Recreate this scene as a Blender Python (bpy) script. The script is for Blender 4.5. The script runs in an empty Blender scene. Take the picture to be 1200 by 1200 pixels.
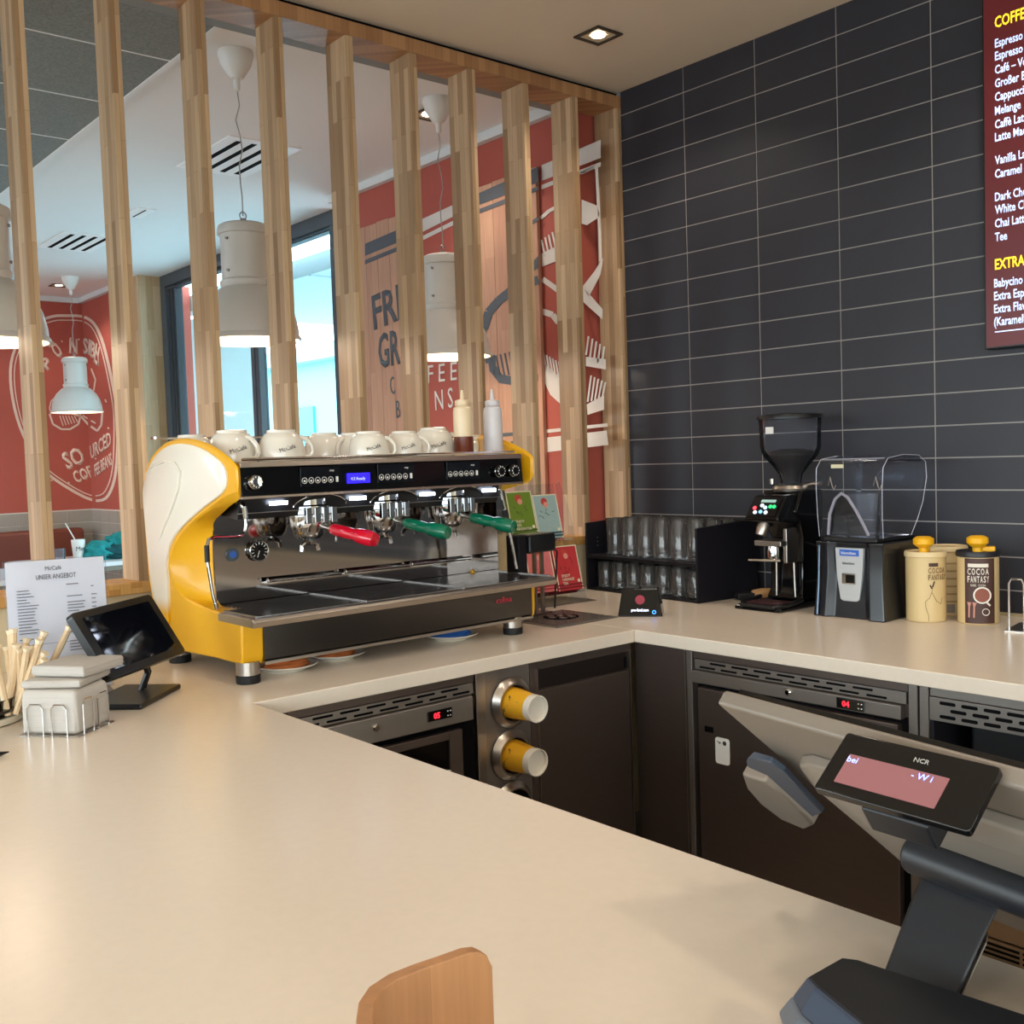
import bpy, bmesh, math, random
from mathutils import Vector, Matrix
random.seed(7)
S = bpy.context.scene
COL = S.collection
R = math.radians

# ---------------------------------------------------------------- camera
CAM = Vector((-3.005, -2.8325, 1.42))
FPX = 1227.8966
RX = Vector((0.76244787, 0.05929567, -0.64432699))
RY = Vector((-0.64619587, 0.01864027, -0.76294393))
RZ = Vector((-0.03322885, 0.99806641, 0.05252885))
cd = bpy.data.cameras.new('camera'); cam = bpy.data.objects.new('camera', cd); COL.objects.link(cam)
m3 = Matrix((RX, RY, RZ))
cam.matrix_world = Matrix.Translation(CAM) @ m3.to_4x4()
cd.sensor_width = 36; cd.lens = 36 * FPX / 1200; cd.clip_start = .02; cd.clip_end = 200
S.camera = cam

def at(px, py, ax, val):
    """point of the real plane (axis ax = val) that the photograph shows at a pixel"""
    r = m3 @ Vector((px - 600, 600 - py, -FPX))
    return CAM + r * ((val - CAM[ax]) / r[ax])
# ---------------------------------------------------------------- world, exposure, lights
S.view_settings.view_transform = 'Standard'; S.view_settings.look = 'None'
S.view_settings.exposure = 0.0; S.view_settings.gamma = 1.0
S.view_settings.use_curve_mapping = False
w = bpy.data.worlds.new('sky'); S.world = w; w.use_nodes = True
wn = w.node_tree.nodes; wl = w.node_tree.links
bg = wn['Background']; bg.inputs[1].default_value = 8.5
tc = wn.new('ShaderNodeTexCoord'); sp = wn.new('ShaderNodeSeparateXYZ'); rp = wn.new('ShaderNodeValToRGB')
wl.new(tc.outputs['Generated'], sp.inputs[0]); wl.new(sp.outputs[2], rp.inputs[0]); wl.new(rp.outputs[0], bg.inputs[0])
rp.color_ramp.elements[0].color = (.30, .36, .40, 1); rp.color_ramp.elements[0].position = 0.0
rp.color_ramp.elements[1].color = (.76, .89, 1, 1); rp.color_ramp.elements[1].position = .6
e = rp.color_ramp.elements.new(.04); e.color = (.85, .97, 1.0, 1)

def lamp(kind, loc, power, col, size=.1, rot=(0, 0, 0), spot=None, sy=None, name='lamp_light'):
    l = bpy.data.lights.new(name, kind); l.energy = power; l.color = col
    if kind == 'AREA':
        l.size = size
        if sy: l.shape = 'RECTANGLE'; l.size_y = sy
    elif kind == 'SPOT':
        l.shadow_soft_size = size; l.spot_size = R(spot or 110); l.spot_blend = .6
    else: l.shadow_soft_size = size
    o = bpy.data.objects.new(name, l); o.location = loc; o.rotation_euler = rot; COL.objects.link(o)
    return o
WARM = (1, .87, .73); WW = (1, .88, .74)
try:
    S.cycles.transparent_max_bounces = 32; S.cycles.max_bounces = 14; S.cycles.transmission_bounces = 12
except Exception: pass
KITCHEN_SPOTS = [(-.463, -.345), (-.463, -1.75), (-1.75, -1.45), (-3.0, -1.2), (-1.75, -2.9), (-3.0, -2.7), (-4.3, -1.2), (-4.3, -2.9), (-.463, -3.2), (-3.0, -4.3)]  # only the first is in view; the others are added to light the room
for i, (x, y) in enumerate(KITCHEN_SPOTS):
    lamp('SPOT', (x, y, 2.775), (6 if i == 3 else 12 if i in (5, 6) else 21) if i else 14, WARM, .06, spot=135, name='downlight_light')
DINING_SPOTS = [(-.46, 5.30), (-.46, .62)]
for x, y in DINING_SPOTS: lamp('SPOT', (x, y, 2.775), 14, WW, .06, spot=130, name='dining_downlight_light')

# ---------------------------------------------------------------- helpers
def lin(c):
    if isinstance(c, str):
        c = tuple(int(c[i:i+2], 16) / 255 for i in (0, 2, 4))
    return tuple((v / 12.92 if v <= .04045 else ((v + .055) / 1.055) ** 2.4) for v in c) + (1,)
MATS = {}
def mat(name, col, rough=.5, metal=0, noise=0, nscale=20, bump=0, spec=None, emit=None, estr=1, trans=0, alpha=1, coat=0, ior=None, aniso=0, stretch=None):
    if name in MATS: return MATS[name]
    m = bpy.data.materials.new(name); m.use_nodes = True; MATS[name] = m
    nt = m.node_tree; n = nt.nodes; l = nt.links; b = n['Principled BSDF']
    c = lin(col)
    b.inputs['Base Color'].default_value = c; b.inputs['Roughness'].default_value = rough; b.inputs['Metallic'].default_value = metal
    if spec is not None: b.inputs['Specular IOR Level'].default_value = spec
    if trans: b.inputs['Transmission Weight'].default_value = trans
    if ior: b.inputs['IOR'].default_value = ior
    if alpha < 1: b.inputs['Alpha'].default_value = alpha
    if coat: b.inputs['Coat Weight'].default_value = coat; b.inputs['Coat Roughness'].default_value = .08
    if emit: b.inputs['Emission Color'].default_value = lin(emit); b.inputs['Emission Strength'].default_value = estr
    if noise or bump:
        t = n.new('ShaderNodeTexCoord'); mp = n.new('ShaderNodeMapping'); l.new(t.outputs['Object'], mp.inputs[0])
        if stretch: mp.inputs['Scale'].default_value = stretch
        nz = n.new('ShaderNodeTexNoise'); nz.inputs['Scale'].default_value = nscale; nz.inputs['Detail'].default_value = 5
        l.new(mp.outputs[0], nz.inputs['Vector'])
        if noise:
            mx = n.new('ShaderNodeMix'); mx.data_type = 'RGBA'
            mx.inputs[6].default_value = tuple(v * (1 - noise) for v in c[:3]) + (1,)
            mx.inputs[7].default_value = tuple(min(1, v * (1 + noise)) for v in c[:3]) + (1,)
            l.new(nz.outputs[0], mx.inputs[0]); l.new(mx.outputs[2], b.inputs['Base Color'])
        if bump:
            bp = n.new('ShaderNodeBump'); bp.inputs['Strength'].default_value = bump; bp.inputs['Distance'].default_value = .002
            l.new(nz.outputs[0], bp.inputs['Height']); l.new(bp.outputs[0], b.inputs['Normal'])
    return m

def stave_mat(name, light, dark, w_=.026, len_=.33, rough=.45):
    """butcher block: glued staves running along object z"""
    m = bpy.data.materials.new(name); m.use_nodes = True; MATS[name] = m
    nt = m.node_tree; n = nt.nodes; l = nt.links; b = n['Principled BSDF']; b.inputs['Roughness'].default_value = rough
    t = n.new('ShaderNodeTexCoord'); s = n.new('ShaderNodeSeparateXYZ'); l.new(t.outputs['Object'], s.inputs[0])
    oi = n.new('ShaderNodeObjectInfo')
    ad = n.new('ShaderNodeMath'); ad.operation = 'ADD'; l.new(s.outputs[0], ad.inputs[0]); l.new(s.outputs[1], ad.inputs[1])
    ml = n.new('ShaderNodeMath'); ml.operation = 'MULTIPLY_ADD'; l.new(oi.outputs['Random'], ml.inputs[0]); ml.inputs[1].default_value = 7.3; l.new(s.outputs[2], ml.inputs[2])
    cb = n.new('ShaderNodeCombineXYZ'); l.new(ml.outputs[0], cb.inputs[0]); l.new(ad.outputs[0], cb.inputs[1])
    br = n.new('ShaderNodeTexBrick'); l.new(cb.outputs[0], br.inputs['Vector'])
    br.inputs['Scale'].default_value = 1; br.inputs['Brick Width'].default_value = len_; br.inputs['Row Height'].default_value = w_
    br.inputs['Mortar Size'].default_value = .0004; br.offset = .37; br.inputs['Bias'].default_value = -.15
    br.inputs['Color1'].default_value = lin(light); br.inputs['Color2'].default_value = lin(dark); br.inputs['Mortar'].default_value = lin(dark)
    nz = n.new('ShaderNodeTexNoise'); mp = n.new('ShaderNodeMapping'); mp.inputs['Scale'].default_value = (40, 40, 2.2)
    l.new(t.outputs['Object'], mp.inputs[0]); l.new(mp.outputs[0], nz.inputs['Vector']); nz.inputs['Scale'].default_value = 3; nz.inputs['Detail'].default_value = 6
    rp_ = n.new('ShaderNodeMapRange'); l.new(nz.outputs[0], rp_.inputs[0]); rp_.inputs[3].default_value = .72; rp_.inputs[4].default_value = 1.22
    mx = n.new('ShaderNodeVectorMath'); mx.operation = 'MULTIPLY'; l.new(br.outputs['Color'], mx.inputs[0]); l.new(rp_.outputs[0], mx.inputs[1])
    l.new(mx.outputs[0], b.inputs['Base Color'])
    return m

class MB:
    def __init__(s): s.v = []; s.f = []
    def add(s, vs, fs, M=None):
        o = len(s.v); s.v += [(M @ Vector(p)) if M else Vector(p) for p in vs]; s.f += [tuple(i + o for i in f) for f in fs]; return s
    def box(s, x0, y0, z0, x1, y1, z1, M=None):
        return s.add([(x0, y0, z0), (x1, y0, z0), (x1, y1, z0), (x0, y1, z0), (x0, y0, z1), (x1, y0, z1), (x1, y1, z1), (x0, y1, z1)],
                     [(0, 3, 2, 1), (4, 5, 6, 7), (0, 1, 5, 4), (1, 2, 6, 5), (2, 3, 7, 6), (3, 0, 4, 7)], M)
    def loft(s, rings, cap=True, closed=False, M=None):
        n = len(rings[0]); vs = [p for r in rings for p in r]; fs = []
        k = len(rings)
        for i in range(k if closed else k - 1):
            a = i * n; b = ((i + 1) % k) * n
            for j in range(n): fs.append((a + j, a + (j + 1) % n, b + (j + 1) % n, b + j))
        if cap and not closed: fs += [tuple(range(n))[::-1], tuple(range((k - 1) * n, k * n))]
        return s.add(vs, fs, M)
    def cyl(s, p0, p1, r0, r1=None, n=20, cap=True):
        p0 = Vector(p0); p1 = Vector(p1); r1 = r0 if r1 is None else r1
        d = (p1 - p0).normalized(); a = d.orthogonal().normalized(); b = d.cross(a)
        rr = [[p + (a * math.cos(2 * math.pi * i / n) + b * math.sin(2 * math.pi * i / n)) * r for i in range(n)] for p, r in ((p0, r0), (p1, r1))]
        return s.loft(rr, cap)
    def tube(s, pts, r, n=8, closed=False):
        pts = [Vector(p) for p in pts]; k = len(pts); rings = []; a = None
        for i, p in enumerate(pts):
            if closed: d = (pts[(i + 1) % k] - pts[i - 1]).normalized()
            else: d = (pts[min(i + 1, k - 1)] - pts[max(i - 1, 0)]).normalized()
            a = d.orthogonal().normalized() if a is None else (a - d * a.dot(d)).normalized()
            b = d.cross(a); rad = r[i] if isinstance(r, (list, tuple)) else r
            rings.append([p + (a * math.cos(2 * math.pi * j / n) + b * math.sin(2 * math.pi * j / n)) * rad for j in range(n)])
        return s.loft(rings, True, closed)
    def lathe(s, prof, c=(0, 0, 0), n=32, axis=None, cap=True):
        c = Vector(c); rings = []
        M = Matrix.Translation(c) @ (Vector((0, 0, 1)).rotation_difference(Vector(axis)).to_matrix().to_4x4() if axis else Matrix())
        for r, z in prof: rings.append([(max(r, 1e-5) * math.cos(2 * math.pi * i / n), max(r, 1e-5) * math.sin(2 * math.pi * i / n), z) for i in range(n)])
        return s.loft(rings, cap, False, M)
    def prism(s, poly, d, M=None):
        """poly: list of 3D points (planar), d: extrusion vector"""
        d = Vector(d); return s.loft([[Vector(p) for p in poly], [Vector(p) + d for p in poly]], True, False, M)
    def build(s, name, m, parent=None, smooth=35, bevel=0, loc=None, rot=None, seg=2, sub=0):
        me = bpy.data.meshes.new(name); me.from_pydata([tuple(p) for p in s.v], [], s.f)
        bm = bmesh.new(); bm.from_mesh(me); bmesh.ops.recalc_face_normals(bm, faces=bm.faces[:]); bm.to_mesh(me); bm.free()
        if smooth:
            me.shade_smooth(); me.set_sharp_from_angle(angle=R(smooth))
        if m: me.materials.append(m)
        o = bpy.data.objects.new(name, me); COL.objects.link(o)
        if parent: o.parent = parent
        if loc is not None: o.location = loc
        if rot is not None: o.rotation_euler = rot
        if bevel:
            b = o.modifiers.new('bevel', 'BEVEL'); b.width = bevel; b.segments = seg; b.limit_method = 'ANGLE'; b.angle_limit = R(40); b.harden_normals = True
        if sub:
            b = o.modifiers.new('sub', 'SUBSURF'); b.levels = sub; b.render_levels = sub
        return o

def tag(o, label, cat, group=None):
    o['label'] = label; o['category'] = cat
    if group: o['group'] = group
    return o
def thing(name, label, cat, loc=(0, 0, 0), rz=0, group=None):
    o = bpy.data.objects.new(name, None); COL.objects.link(o); o.empty_display_size = .05
    o.location = loc; o.rotation_euler = (0, 0, rz)
    return tag(o, label, cat, group)
def struct(o): o['kind'] = 'structure'; return o
def stuff(o): o['kind'] = 'stuff'; return o
def copy_tree(o, parent=None):
    c = o.copy(); COL.objects.link(c); c.parent = parent
    for ch in [x for x in bpy.data.objects if x.parent == o]: copy_tree(ch, c)
    return c
def box(name, a, b, m, parent=None, bevel=0, **k):
    """box with its origin at its base centre"""
    c = Vector(((a[0] + b[0]) / 2, (a[1] + b[1]) / 2, min(a[2], b[2])))
    A = Vector(a) - c; B = Vector(b) - c
    return MB().box(*A, *B).build(name, m, parent, bevel=bevel, loc=c, **k)

def text(name, s, org, right, up, h, m, parent=None, wid=None, thick=.0006, bold=0, squeeze=1, rotm=None):
    """letters of cap height h starting at org, running along right; stands proud of its plane"""
    cu = bpy.data.curves.new(name, 'FONT'); cu.body = s; cu.size = 1; cu.offset = bold; cu.extrude = 0; cu.resolution_u = 2
    to = bpy.data.objects.new('tmp', cu); me = bpy.data.meshes.new_from_object(to); bpy.data.objects.remove(to)
    xs = [v.co.x for v in me.vertices]; 
    k = h / .70
    right = Vector(right).normalized(); up = Vector(up); up = (up - right * up.dot(right)).normalized() if rotm is None else up.normalized()
    kx = (wid / (max(xs) - min(xs))) if wid else k * squeeze
    x0 = min(xs); nrm = right.cross(up).normalized()
    bm = bmesh.new(); bm.from_mesh(me)
    for v in bm.verts: v.co = right * ((v.co.x - x0) * kx) + up * (v.co.y * k)
    g = bmesh.ops.extrude_face_region(bm, geom=bm.faces[:])
    for v in [q for q in g['geom'] if isinstance(q, bmesh.types.BMVert)]: v.co += nrm * thick
    bmesh.ops.recalc_face_normals(bm, faces=bm.faces[:])
    bm.to_mesh(me); bm.free(); me.name = name; me.materials.clear(); me.materials.append(m)
    o = bpy.data.objects.new(name, me); o.location = org; COL.objects.link(o)
    if parent: o.parent = parent
    return o
def arc(c, r, a0, a1, n, u=(1, 0, 0), v=(0, 1, 0)):
    c = Vector(c); u = Vector(u); v = Vector(v)
    return [c + u * (r * math.cos(R(a0 + (a1 - a0) * i / n))) + v * (r * math.sin(R(a0 + (a1 - a0) * i / n))) for i in range(n + 1)]
def rrect(w_, h_, r, n=5):
    """rounded rectangle points in 2D centred on 0"""
    pts = []
    for cx, cy, a in ((w_/2-r, h_/2-r, 0), (-w_/2+r, h_/2-r, 90), (-w_/2+r, -h_/2+r, 180), (w_/2-r, -h_/2+r, 270)):
        for i in range(n + 1):
            t = R(a + 90 * i / n); pts.append((cx + r * math.cos(t), cy + r * math.sin(t)))
    return pts
def shared(name, me, parent, loc, rot=None):
    o = bpy.data.objects.new(name, me); COL.objects.link(o); o.parent = parent; o.location = loc
    if rot: o.rotation_euler = rot
    return o

# ---------------------------------------------------------------- materials
M_top = mat('composite_worktop', 'dccebd', .26, noise=.035, nscale=60, spec=.4)
M_ceil = mat('painted_plaster', 'eadbc6', .9, noise=.02, nscale=8)
M_dceil = mat('white_ceiling', 'f3f5f5', .9)
M_red = mat('red_wall_paint', 'b4594c', .75, noise=.04, nscale=6)
M_beige = mat('beige_paint', 'c9b795', .8, noise=.03, nscale=10)
M_tile = mat('anthracite_tile', '33343b', .42, noise=.16, nscale=7, bump=.15, spec=.35)
M_grout = mat('grey_grout', 'a8a29c', .9)
M_wood = stave_mat('oak_staves', 'cdae88', '8a6540')
M_wood2 = stave_mat('oak_staves_pale', 'dcc09a', 'bd9a6c', .05, .5)
M_steel = mat('brushed_steel', '98908a', .36, .85, noise=.05, nscale=14, bump=.03, stretch=(1, 1, 14))
M_steel_d = mat('dark_brushed_steel', '6e615b', .40, .85, noise=.08, nscale=10, stretch=(1, 1, 10))
M_steel_l = mat('light_steel', 'b9b1a8', .3, 1)
M_chrome = mat('chrome', 'd8d8d8', .07, 1)
M_mirror = mat('polished_steel', 'a09a96', .06, 1)
M_black = mat('black_plastic', '111114', .35, spec=.5)
M_blackg = mat('gloss_black', '08080a', .08, spec=.5)
M_blackm = mat('matte_black', '15141a', .7, spec=.25)
M_void = mat('dark_recess', '08070a', .9, spec=.1)
M_yellow = mat('yellow_enamel', 'e9ab12', .38, coat=.15)
M_white = mat('white_plastic', 'e8e6e1', .35)
M_porc = mat('porcelain', 'e6dfd2', .18, coat=.5)
M_glass = mat('clear_glass', 'ffffff', .02, trans=.975, ior=1.45)
M_ink = mat('grey_ink', '3c3a3c', .7)
M_screen_off = mat('screen_glass', '0b0d14', .06, spec=.6)
M_red_led = mat('red_led', 'ff2030', .5, emit='ff2030', estr=3)
M_blue_led = mat('blue_led', '3a8cff', .5, emit='3a8cff', estr=4)
M_ledw = mat('white_led', 'eaf2ff', .5, emit='dfeaff', estr=14)
M_paper = mat('napkin_paper', 'c9c1b7', .85, noise=.03, nscale=30)
M_whitepaint = mat('mural_white', 'e3dcd5', .8)
M_slate = mat('mural_slate', '5b6068', .8)
M_rubber = mat('black_rubber', '0d0d0e', .6)

def tinted_clear(name, col, alpha, rough=.03, haze=0):
    m = bpy.data.materials.new(name); m.use_nodes = True; n = m.node_tree.nodes; l = m.node_tree.links
    n.remove(n['Principled BSDF']); t = n.new('ShaderNodeBsdfTransparent'); t.inputs[0].default_value = lin(col)
    g = n.new('ShaderNodeBsdfGlossy'); g.inputs['Roughness'].default_value = rough; g.inputs[0].default_value = (.9, .93, 1, 1)
    if haze:
        df = n.new('ShaderNodeBsdfDiffuse'); df.inputs[0].default_value = (.85, .87, .9, 1); m1 = n.new('ShaderNodeMixShader'); m1.inputs[0].default_value = haze
        l.new(t.outputs[0], m1.inputs[1]); l.new(df.outputs[0], m1.inputs[2]); t = m1
    lw = n.new('ShaderNodeLayerWeight'); lw.inputs[0].default_value = alpha
    mx = n.new('ShaderNodeMixShader'); l.new(lw.outputs['Fresnel'], mx.inputs[0]); l.new(t.outputs[0], mx.inputs[1]); l.new(g.outputs[0], mx.inputs[2])
    l.new(mx.outputs[0], n['Material Output'].inputs[0]); return m
M_clear = tinted_clear('clear_plastic', 'f4f6fa', .13, .05, .012)
M_tumbler = tinted_clear('tumbler_glass', 'f0f2f6', .20, .06, .045)
M_pane = tinted_clear('window_glass', 'ecf8fa', .05)

# ================================================================ SETTING
struct(box('floor', (-7, -7, -.1), (1.2, 7, 0), mat('floor_tile', 'a29383', .45, noise=.08, nscale=3)))
CEI = struct(box('ceiling', (-7, -7, 2.803), (.3, .14, 3.0), M_ceil))
c2 = struct(box('ceiling', (-7, .14, 2.803), (.3, 7, 3.0), M_dceil))
# acoustic panels of the dining ceiling, with pale grid bars
M_ac = mat('acoustic_panel', '868b88', .95, noise=.5, nscale=110)
M_bar = mat('ceiling_grid_bar', 'f4f6f5', .6)
pm = MB().box(-.525, -.2585, -.012, .525, .2585, .0).build('ceiling_panel', M_ac, c2, bevel=.002)
pm.location = Vector((-2.035 - 0, .37, 2.803)) - c2.location
first = True
for i in range(3):
    for j in range(12):
        loc = Vector((-2.043 - 1.06 * i, .372 + .526 * j, 2.801)) - c2.location
        if first: pm.location = loc; first = False
        else: shared('ceiling_panel', pm.data, c2, loc)
g = MB()
for j in range(13): g.box(-4.7, .106 + .526 * j - .006, -.014, -1.512, .106 + .526 * j + .006, 0)
g.box(-1.52, .11, -.016, -1.50, 6.4, 0)
g.build('grid_bar', M_bar, c2, loc=Vector((0, 0, 2.803)) - c2.location)

# right wall: recessed grout backing and proud tiles
WR = struct(box('wall_right', (0, -4.4, 0), (.12, .12, 2.803), M_grout))
tl = MB().box(-.0022, -.1543, 0, .001, .1543, .0917).build('tile', M_tile, WR, bevel=.0008, seg=1)
ft = True
for r_ in range(-1, 20):
    zt = 2.715 - .0957 * r_
    for c_ in range(14):
        y = -.157 - .313 * c_
        z0 = zt - .0945
        if z0 > 2.79 or z0 < .86: continue
        loc = Vector((0, y, z0)) - WR.location
        if ft: tl.location = loc; ft = False
        else: shared('tile', tl.data, WR, loc)
# other side of the tiled wall: the red mural wall of the dining room
RW = struct(MB().box(0, 0, 0, .36, 1.835, 2.803).build('wall_mural', M_red, loc=(-.103, .13, 0)))
FW = struct(MB().box(-3, 0, 0, 3.1, .15, 2.803).build('wall_back', M_red, loc=(-3, 5.88, 0)))
SW = struct(MB().box(0, 0, 0, .5, .95, 2.803).build('wall_corner', M_red, loc=(-.112, 4.93, 0)))
WC = struct(MB().box(0, 0, 0, .3, .31, 2.803).build('trim_1', M_wood2, loc=(-.125, 4.62, 0)))
M_cornice = mat('white_cornice', 'dfe3e4', .7)
tr = MB()
tr.box(-.135, .13, 2.765, -.1035, 1.965, 2.803)
struct(tr.build('trim_2', M_cornice))
struct(MB().box(-6, 5.84, 2.765, -.11, 5.882, 2.803).box(-.15, 4.93, 2.765, -.11, 5.882, 2.803).build('trim_3', M_cornice))
# wainscot tiles
M_wt = mat('taupe_tile', 'a39a90', .5, noise=.05, nscale=6)
wt = MB().box(-.094, -.012, 0, .094, 0, .094).build('tile', M_wt, FW, bevel=.001, seg=1); ft = True
M_wg = mat('pale_grout', 'd3cdc4', .9)
MB().box(-2.9, -.006, 0, 0, 0, 1.113).build('grout_backing', M_wg, FW, loc=Vector((-.112, 5.88, 0)) - FW.location)
MB().box(-.006, 0, 0, 0, .93, 1.113).build('grout_backing', M_wg, SW, loc=Vector((-.112, 4.94, 0)) - SW.location)
for k in range(9):
    for i in range(9):
        loc = Vector((-.212 - .194 * i, 5.88, 1.008 - .0985 * k + .002)) - FW.location
        if ft: wt.location = loc; ft = False
        else: shared('tile', wt.data, FW, loc)
for k in range(9):
    for i in range(5):
        shared('tile', wt.data, SW, Vector((-.112, 5.77 - .194 * i, 1.010 - .0985 * k)) - SW.location, (0, 0, R(-90)))
# window wall
M_fr = mat('anthracite_frame', '4a5158', .5)
WF = struct(MB().box(-.02, 0, 2.72, .08, 2.43, 2.803).box(-.02, 0, 0, .08, 2.43, .06).box(-.02, 2.34, 0, .08, 2.43, 2.72).box(-.02, 0, 0, .08, .05, 2.72).build('window_1', M_fr, loc=(.05, 2.19, 0), bevel=.004))
M_fr2 = mat('anthracite_dark', '30353b', .5)
for y in (.97, 1.03): MB().box(0, 0, 0, .06, .045, 2.66).build('mullion', M_fr, WF, loc=(-.01, y, .06), bevel=.006)
for y in (2.20, 2.25, 2.295): MB().box(0, 0, 0, .06, .022, 2.66).build('mullion', M_fr2, WF, loc=(-.01, y, .06), bevel=.003)
MB().box(0, 0, 0, .05, 2.3, .012).build('track', M_fr2, WF, loc=(-.015, .05, 2.695))
MB().box(0, 0, 0, .008, .92, 2.66).build('pane', M_pane, WF, loc=(.03, .05, .06))
MB().box(0, 0, 0, .008, 1.12, 2.66).build('pane', M_pane, WF, loc=(.03, 1.075, .06))
# low partition and the room behind the camera
struct(MB().box(-7, 0, 0, -.0, .125, 1.083).build('wall_low', M_beige))
struct(MB().box(-7, -.1, 0, 1, 0, .9).box(-7, -.1, 2.5, 1, 0, 2.803).box(-3.2, -.1, .9, 1, 0, 2.5).build('wall_front', mat('far_room_wall', 'b5a48c', .8), loc=(0, -6.6, 0)))  # unseen wall, its opening shaped to let daylight in
WL = struct(MB().box(0, 0, 0, .1, 5, .9).box(0, 0, 2.5, .1, 12.5, 2.803).box(0, 5, 0, .1, 12.5, .9).build('wall_left', mat('far_room_wall2', 'b5a48c', .8), loc=(-7, -6.6, 0)))  # also unseen; long opening added so daylight reaches the dining side

# exterior
M_out = mat('pale_render', '8ccbd6', .8)
struct(box('ground', (-.2 + 1.4, -12, -.2), (45, 45, -.05), mat('asphalt', 'b4cace', .9)))
ex = thing('canopy', 'pale blue-grey canopy jutting out above the window outside', 'canopy', (.4, 1.6, 2.62))
box('soffit', (0, -1.2, 0), (4.2, 3.6, .12), mat('soffit_panel', 'd4e0e3', .7), ex)
for y in (0.2, 1.5): box('seam', (0, y, -.008), (4.2, y + .03, 0), mat('soffit_seam', 'c3d6db', .7), ex)
pl = thing('pillar', 'grey square pillar standing outside the left end of the window', 'pillar', (.75, 5.6, 0))
box('shaft', (-.35, -.4, 0), (.3, .6, 2.6), mat('grey_render', 'c6cbca', .8), pl, bevel=.01)
box('base', (-.37, -.42, 0), (.32, .62, .12), mat('grey_render2', '777d7c', .8), pl)
bd = thing('building', 'pale turquoise building across the street beyond the window', 'building', (13, 17, 0))
box('facade', (-5, -4, 0), (6, 8, 3.5), M_out, bd)
box('roof', (-5.3, -4.3, 3.5), (6.3, 8.3, 3.8), mat('pale_roof', 'a9cdd3', .8), bd)
for i in range(4): box('window', (-5.06, -3.2 + 2.6 * i, 1.1), (-4.96, -1.6 + 2.6 * i, 2.6), mat('teal_glass', '4a9fb2', .3), bd)
car = thing('car', 'blue car parked in the street beyond the window', 'car', (6.6, 9.3, 0), R(35))
MB().loft([[(x, y * (1 if z < .8 else .82), z) for x, z in ((-2.1, .3), (-2.1, .75), (-1.5, .9), (-1.0, 1.38), (.6, 1.4), (1.3, .95), (2.05, .85), (2.1, .3))] for y in (-.85, .85)]).build('body', mat('blue_car_paint', '4f9fc6', .3, coat=.5), car, bevel=.05)
for x in (-1.3, 1.35):
    for y in (-.8, .8): MB().cyl((x, y - .12, .33), (x, y + .12, .33), .33, n=18).build('wheel', M_rubber, car)
for s in (-1, 1): MB().loft([[(x, y * s, z) for x, z in ((-1.25, .95), (-.95, 1.3), (.55, 1.32), (1.05, .97))] for y in (.78, .80)]).build('side_window', mat('car_glass', '25454f', .1), car)
sg = thing('roadside_sign', 'round red and white roadside sign beyond the window', 'sign', (3.2, 5.05, 0))
MB().cyl((0, 0, 0), (0, 0, 1.62), .03, n=10).build('pole', M_steel_l, sg)
MB().cyl((-.02, 0, 1.45), (.0, 0, 1.45), .22, n=28).build('disc', mat('sign_red', 'e86a6a', .5), sg)
MB().cyl((-.028, 0, 1.45), (-.018, 0, 1.45), .12, n=28).build('centre', mat('sign_white', 'f2f2f2', .5), sg)

# ---------------------------------------------------------------- slatted timber screen
SC = thing('slatted_screen', 'timber screen of ten upright slats standing on the low wall behind the espresso machine', 'screen', (0, 0, 1.083))
sl = MB().box(-.013, 0, 0, .013, .118, 1.63).build('slat', M_wood, SC, bevel=.0015, seg=1)
for k in range(13):
    x = -.2422 * k
    loc = Vector((x if k else -.014, 0, .032))
    if k == 0: sl.location = loc
    else: shared('slat', sl.data, SC, loc)
hb = MB().box(-1.75, 0, 0, 1.75, .13, .045).build('beam', stave_mat('oak_beam', 'bd8e62', '9a6c46', .03, .5), SC, loc=(-1.75 + .0, -.004, 1.657), bevel=.001)
MB().box(-3.5, .0, 0, 0, .12, .024).build('shadow_gap_strip', M_void, SC, loc=(0, .02, 1.698))  # black strip standing in for the shadow gap above the beam
MB().box(-2.5, -.013, 0, 2.5, .135, .032).build('sill', stave_mat('oak_sill', 'd8a865', 'b98440', .03, .5), SC, loc=(-2.5, 0, 0), bevel=.003)
MB().box(-.006, -.002, 0, .006, .12, 1.69).build('end_trim', M_wood, SC, loc=(-.0055, .0, .01))
MB().box(-3.5, .0, 0, 0, .05, .03).build('rear_rail', mat('grey_rail', '8d8f8c', .7), SC, loc=(0, .13, 1.66))

# ---------------------------------------------------------------- ceiling fittings
def downlight(x, y, label, z=2.803):
    t = thing('downlight', label, 'downlight', (x, y, z))
    MB().loft([[(s * a, t_ * a, zz) for s, t_ in ((-1, -1), (1, -1), (1, 1), (-1, 1))] for a, zz in ((.058, -.001), (.058, -.006), (.046, -.006), (.040, .0), (.058, -.001))], cap=False).build('frame', mat('dark_trim', '3b332b', .5), t, smooth=0)
    MB().loft([[(s * a, t_ * a, zz) for s, t_ in ((-1, -1), (1, -1), (1, 1), (-1, 1))] for a, zz in ((.042, -.004), (.024, -.001))], cap=False).build('reflector', mat('lamp_reflector', '6a5a48', .3, emit='ffe2b0', estr=.12), t, smooth=0)
    MB().cyl((0, 0, -.0022), (0, 0, -.004), .023, n=20).build('bulb', mat('lamp_bulb', 'fff2d8', .5, emit='ffeccc', estr=18), t)
    return t
names = ['square recessed downlight in the ceiling nearest the tiled wall corner', 'square downlight over the blender side of the worktop', 'square downlight above the barista floor',
  'square downlight above the customer side of the counter', 'square downlight behind the till', 'square downlight above the viewer', 'square downlight left of the counter', 'square downlight far left behind the viewer', 'square downlight by the menu screen', 'square downlight farthest behind the viewer']
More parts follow.
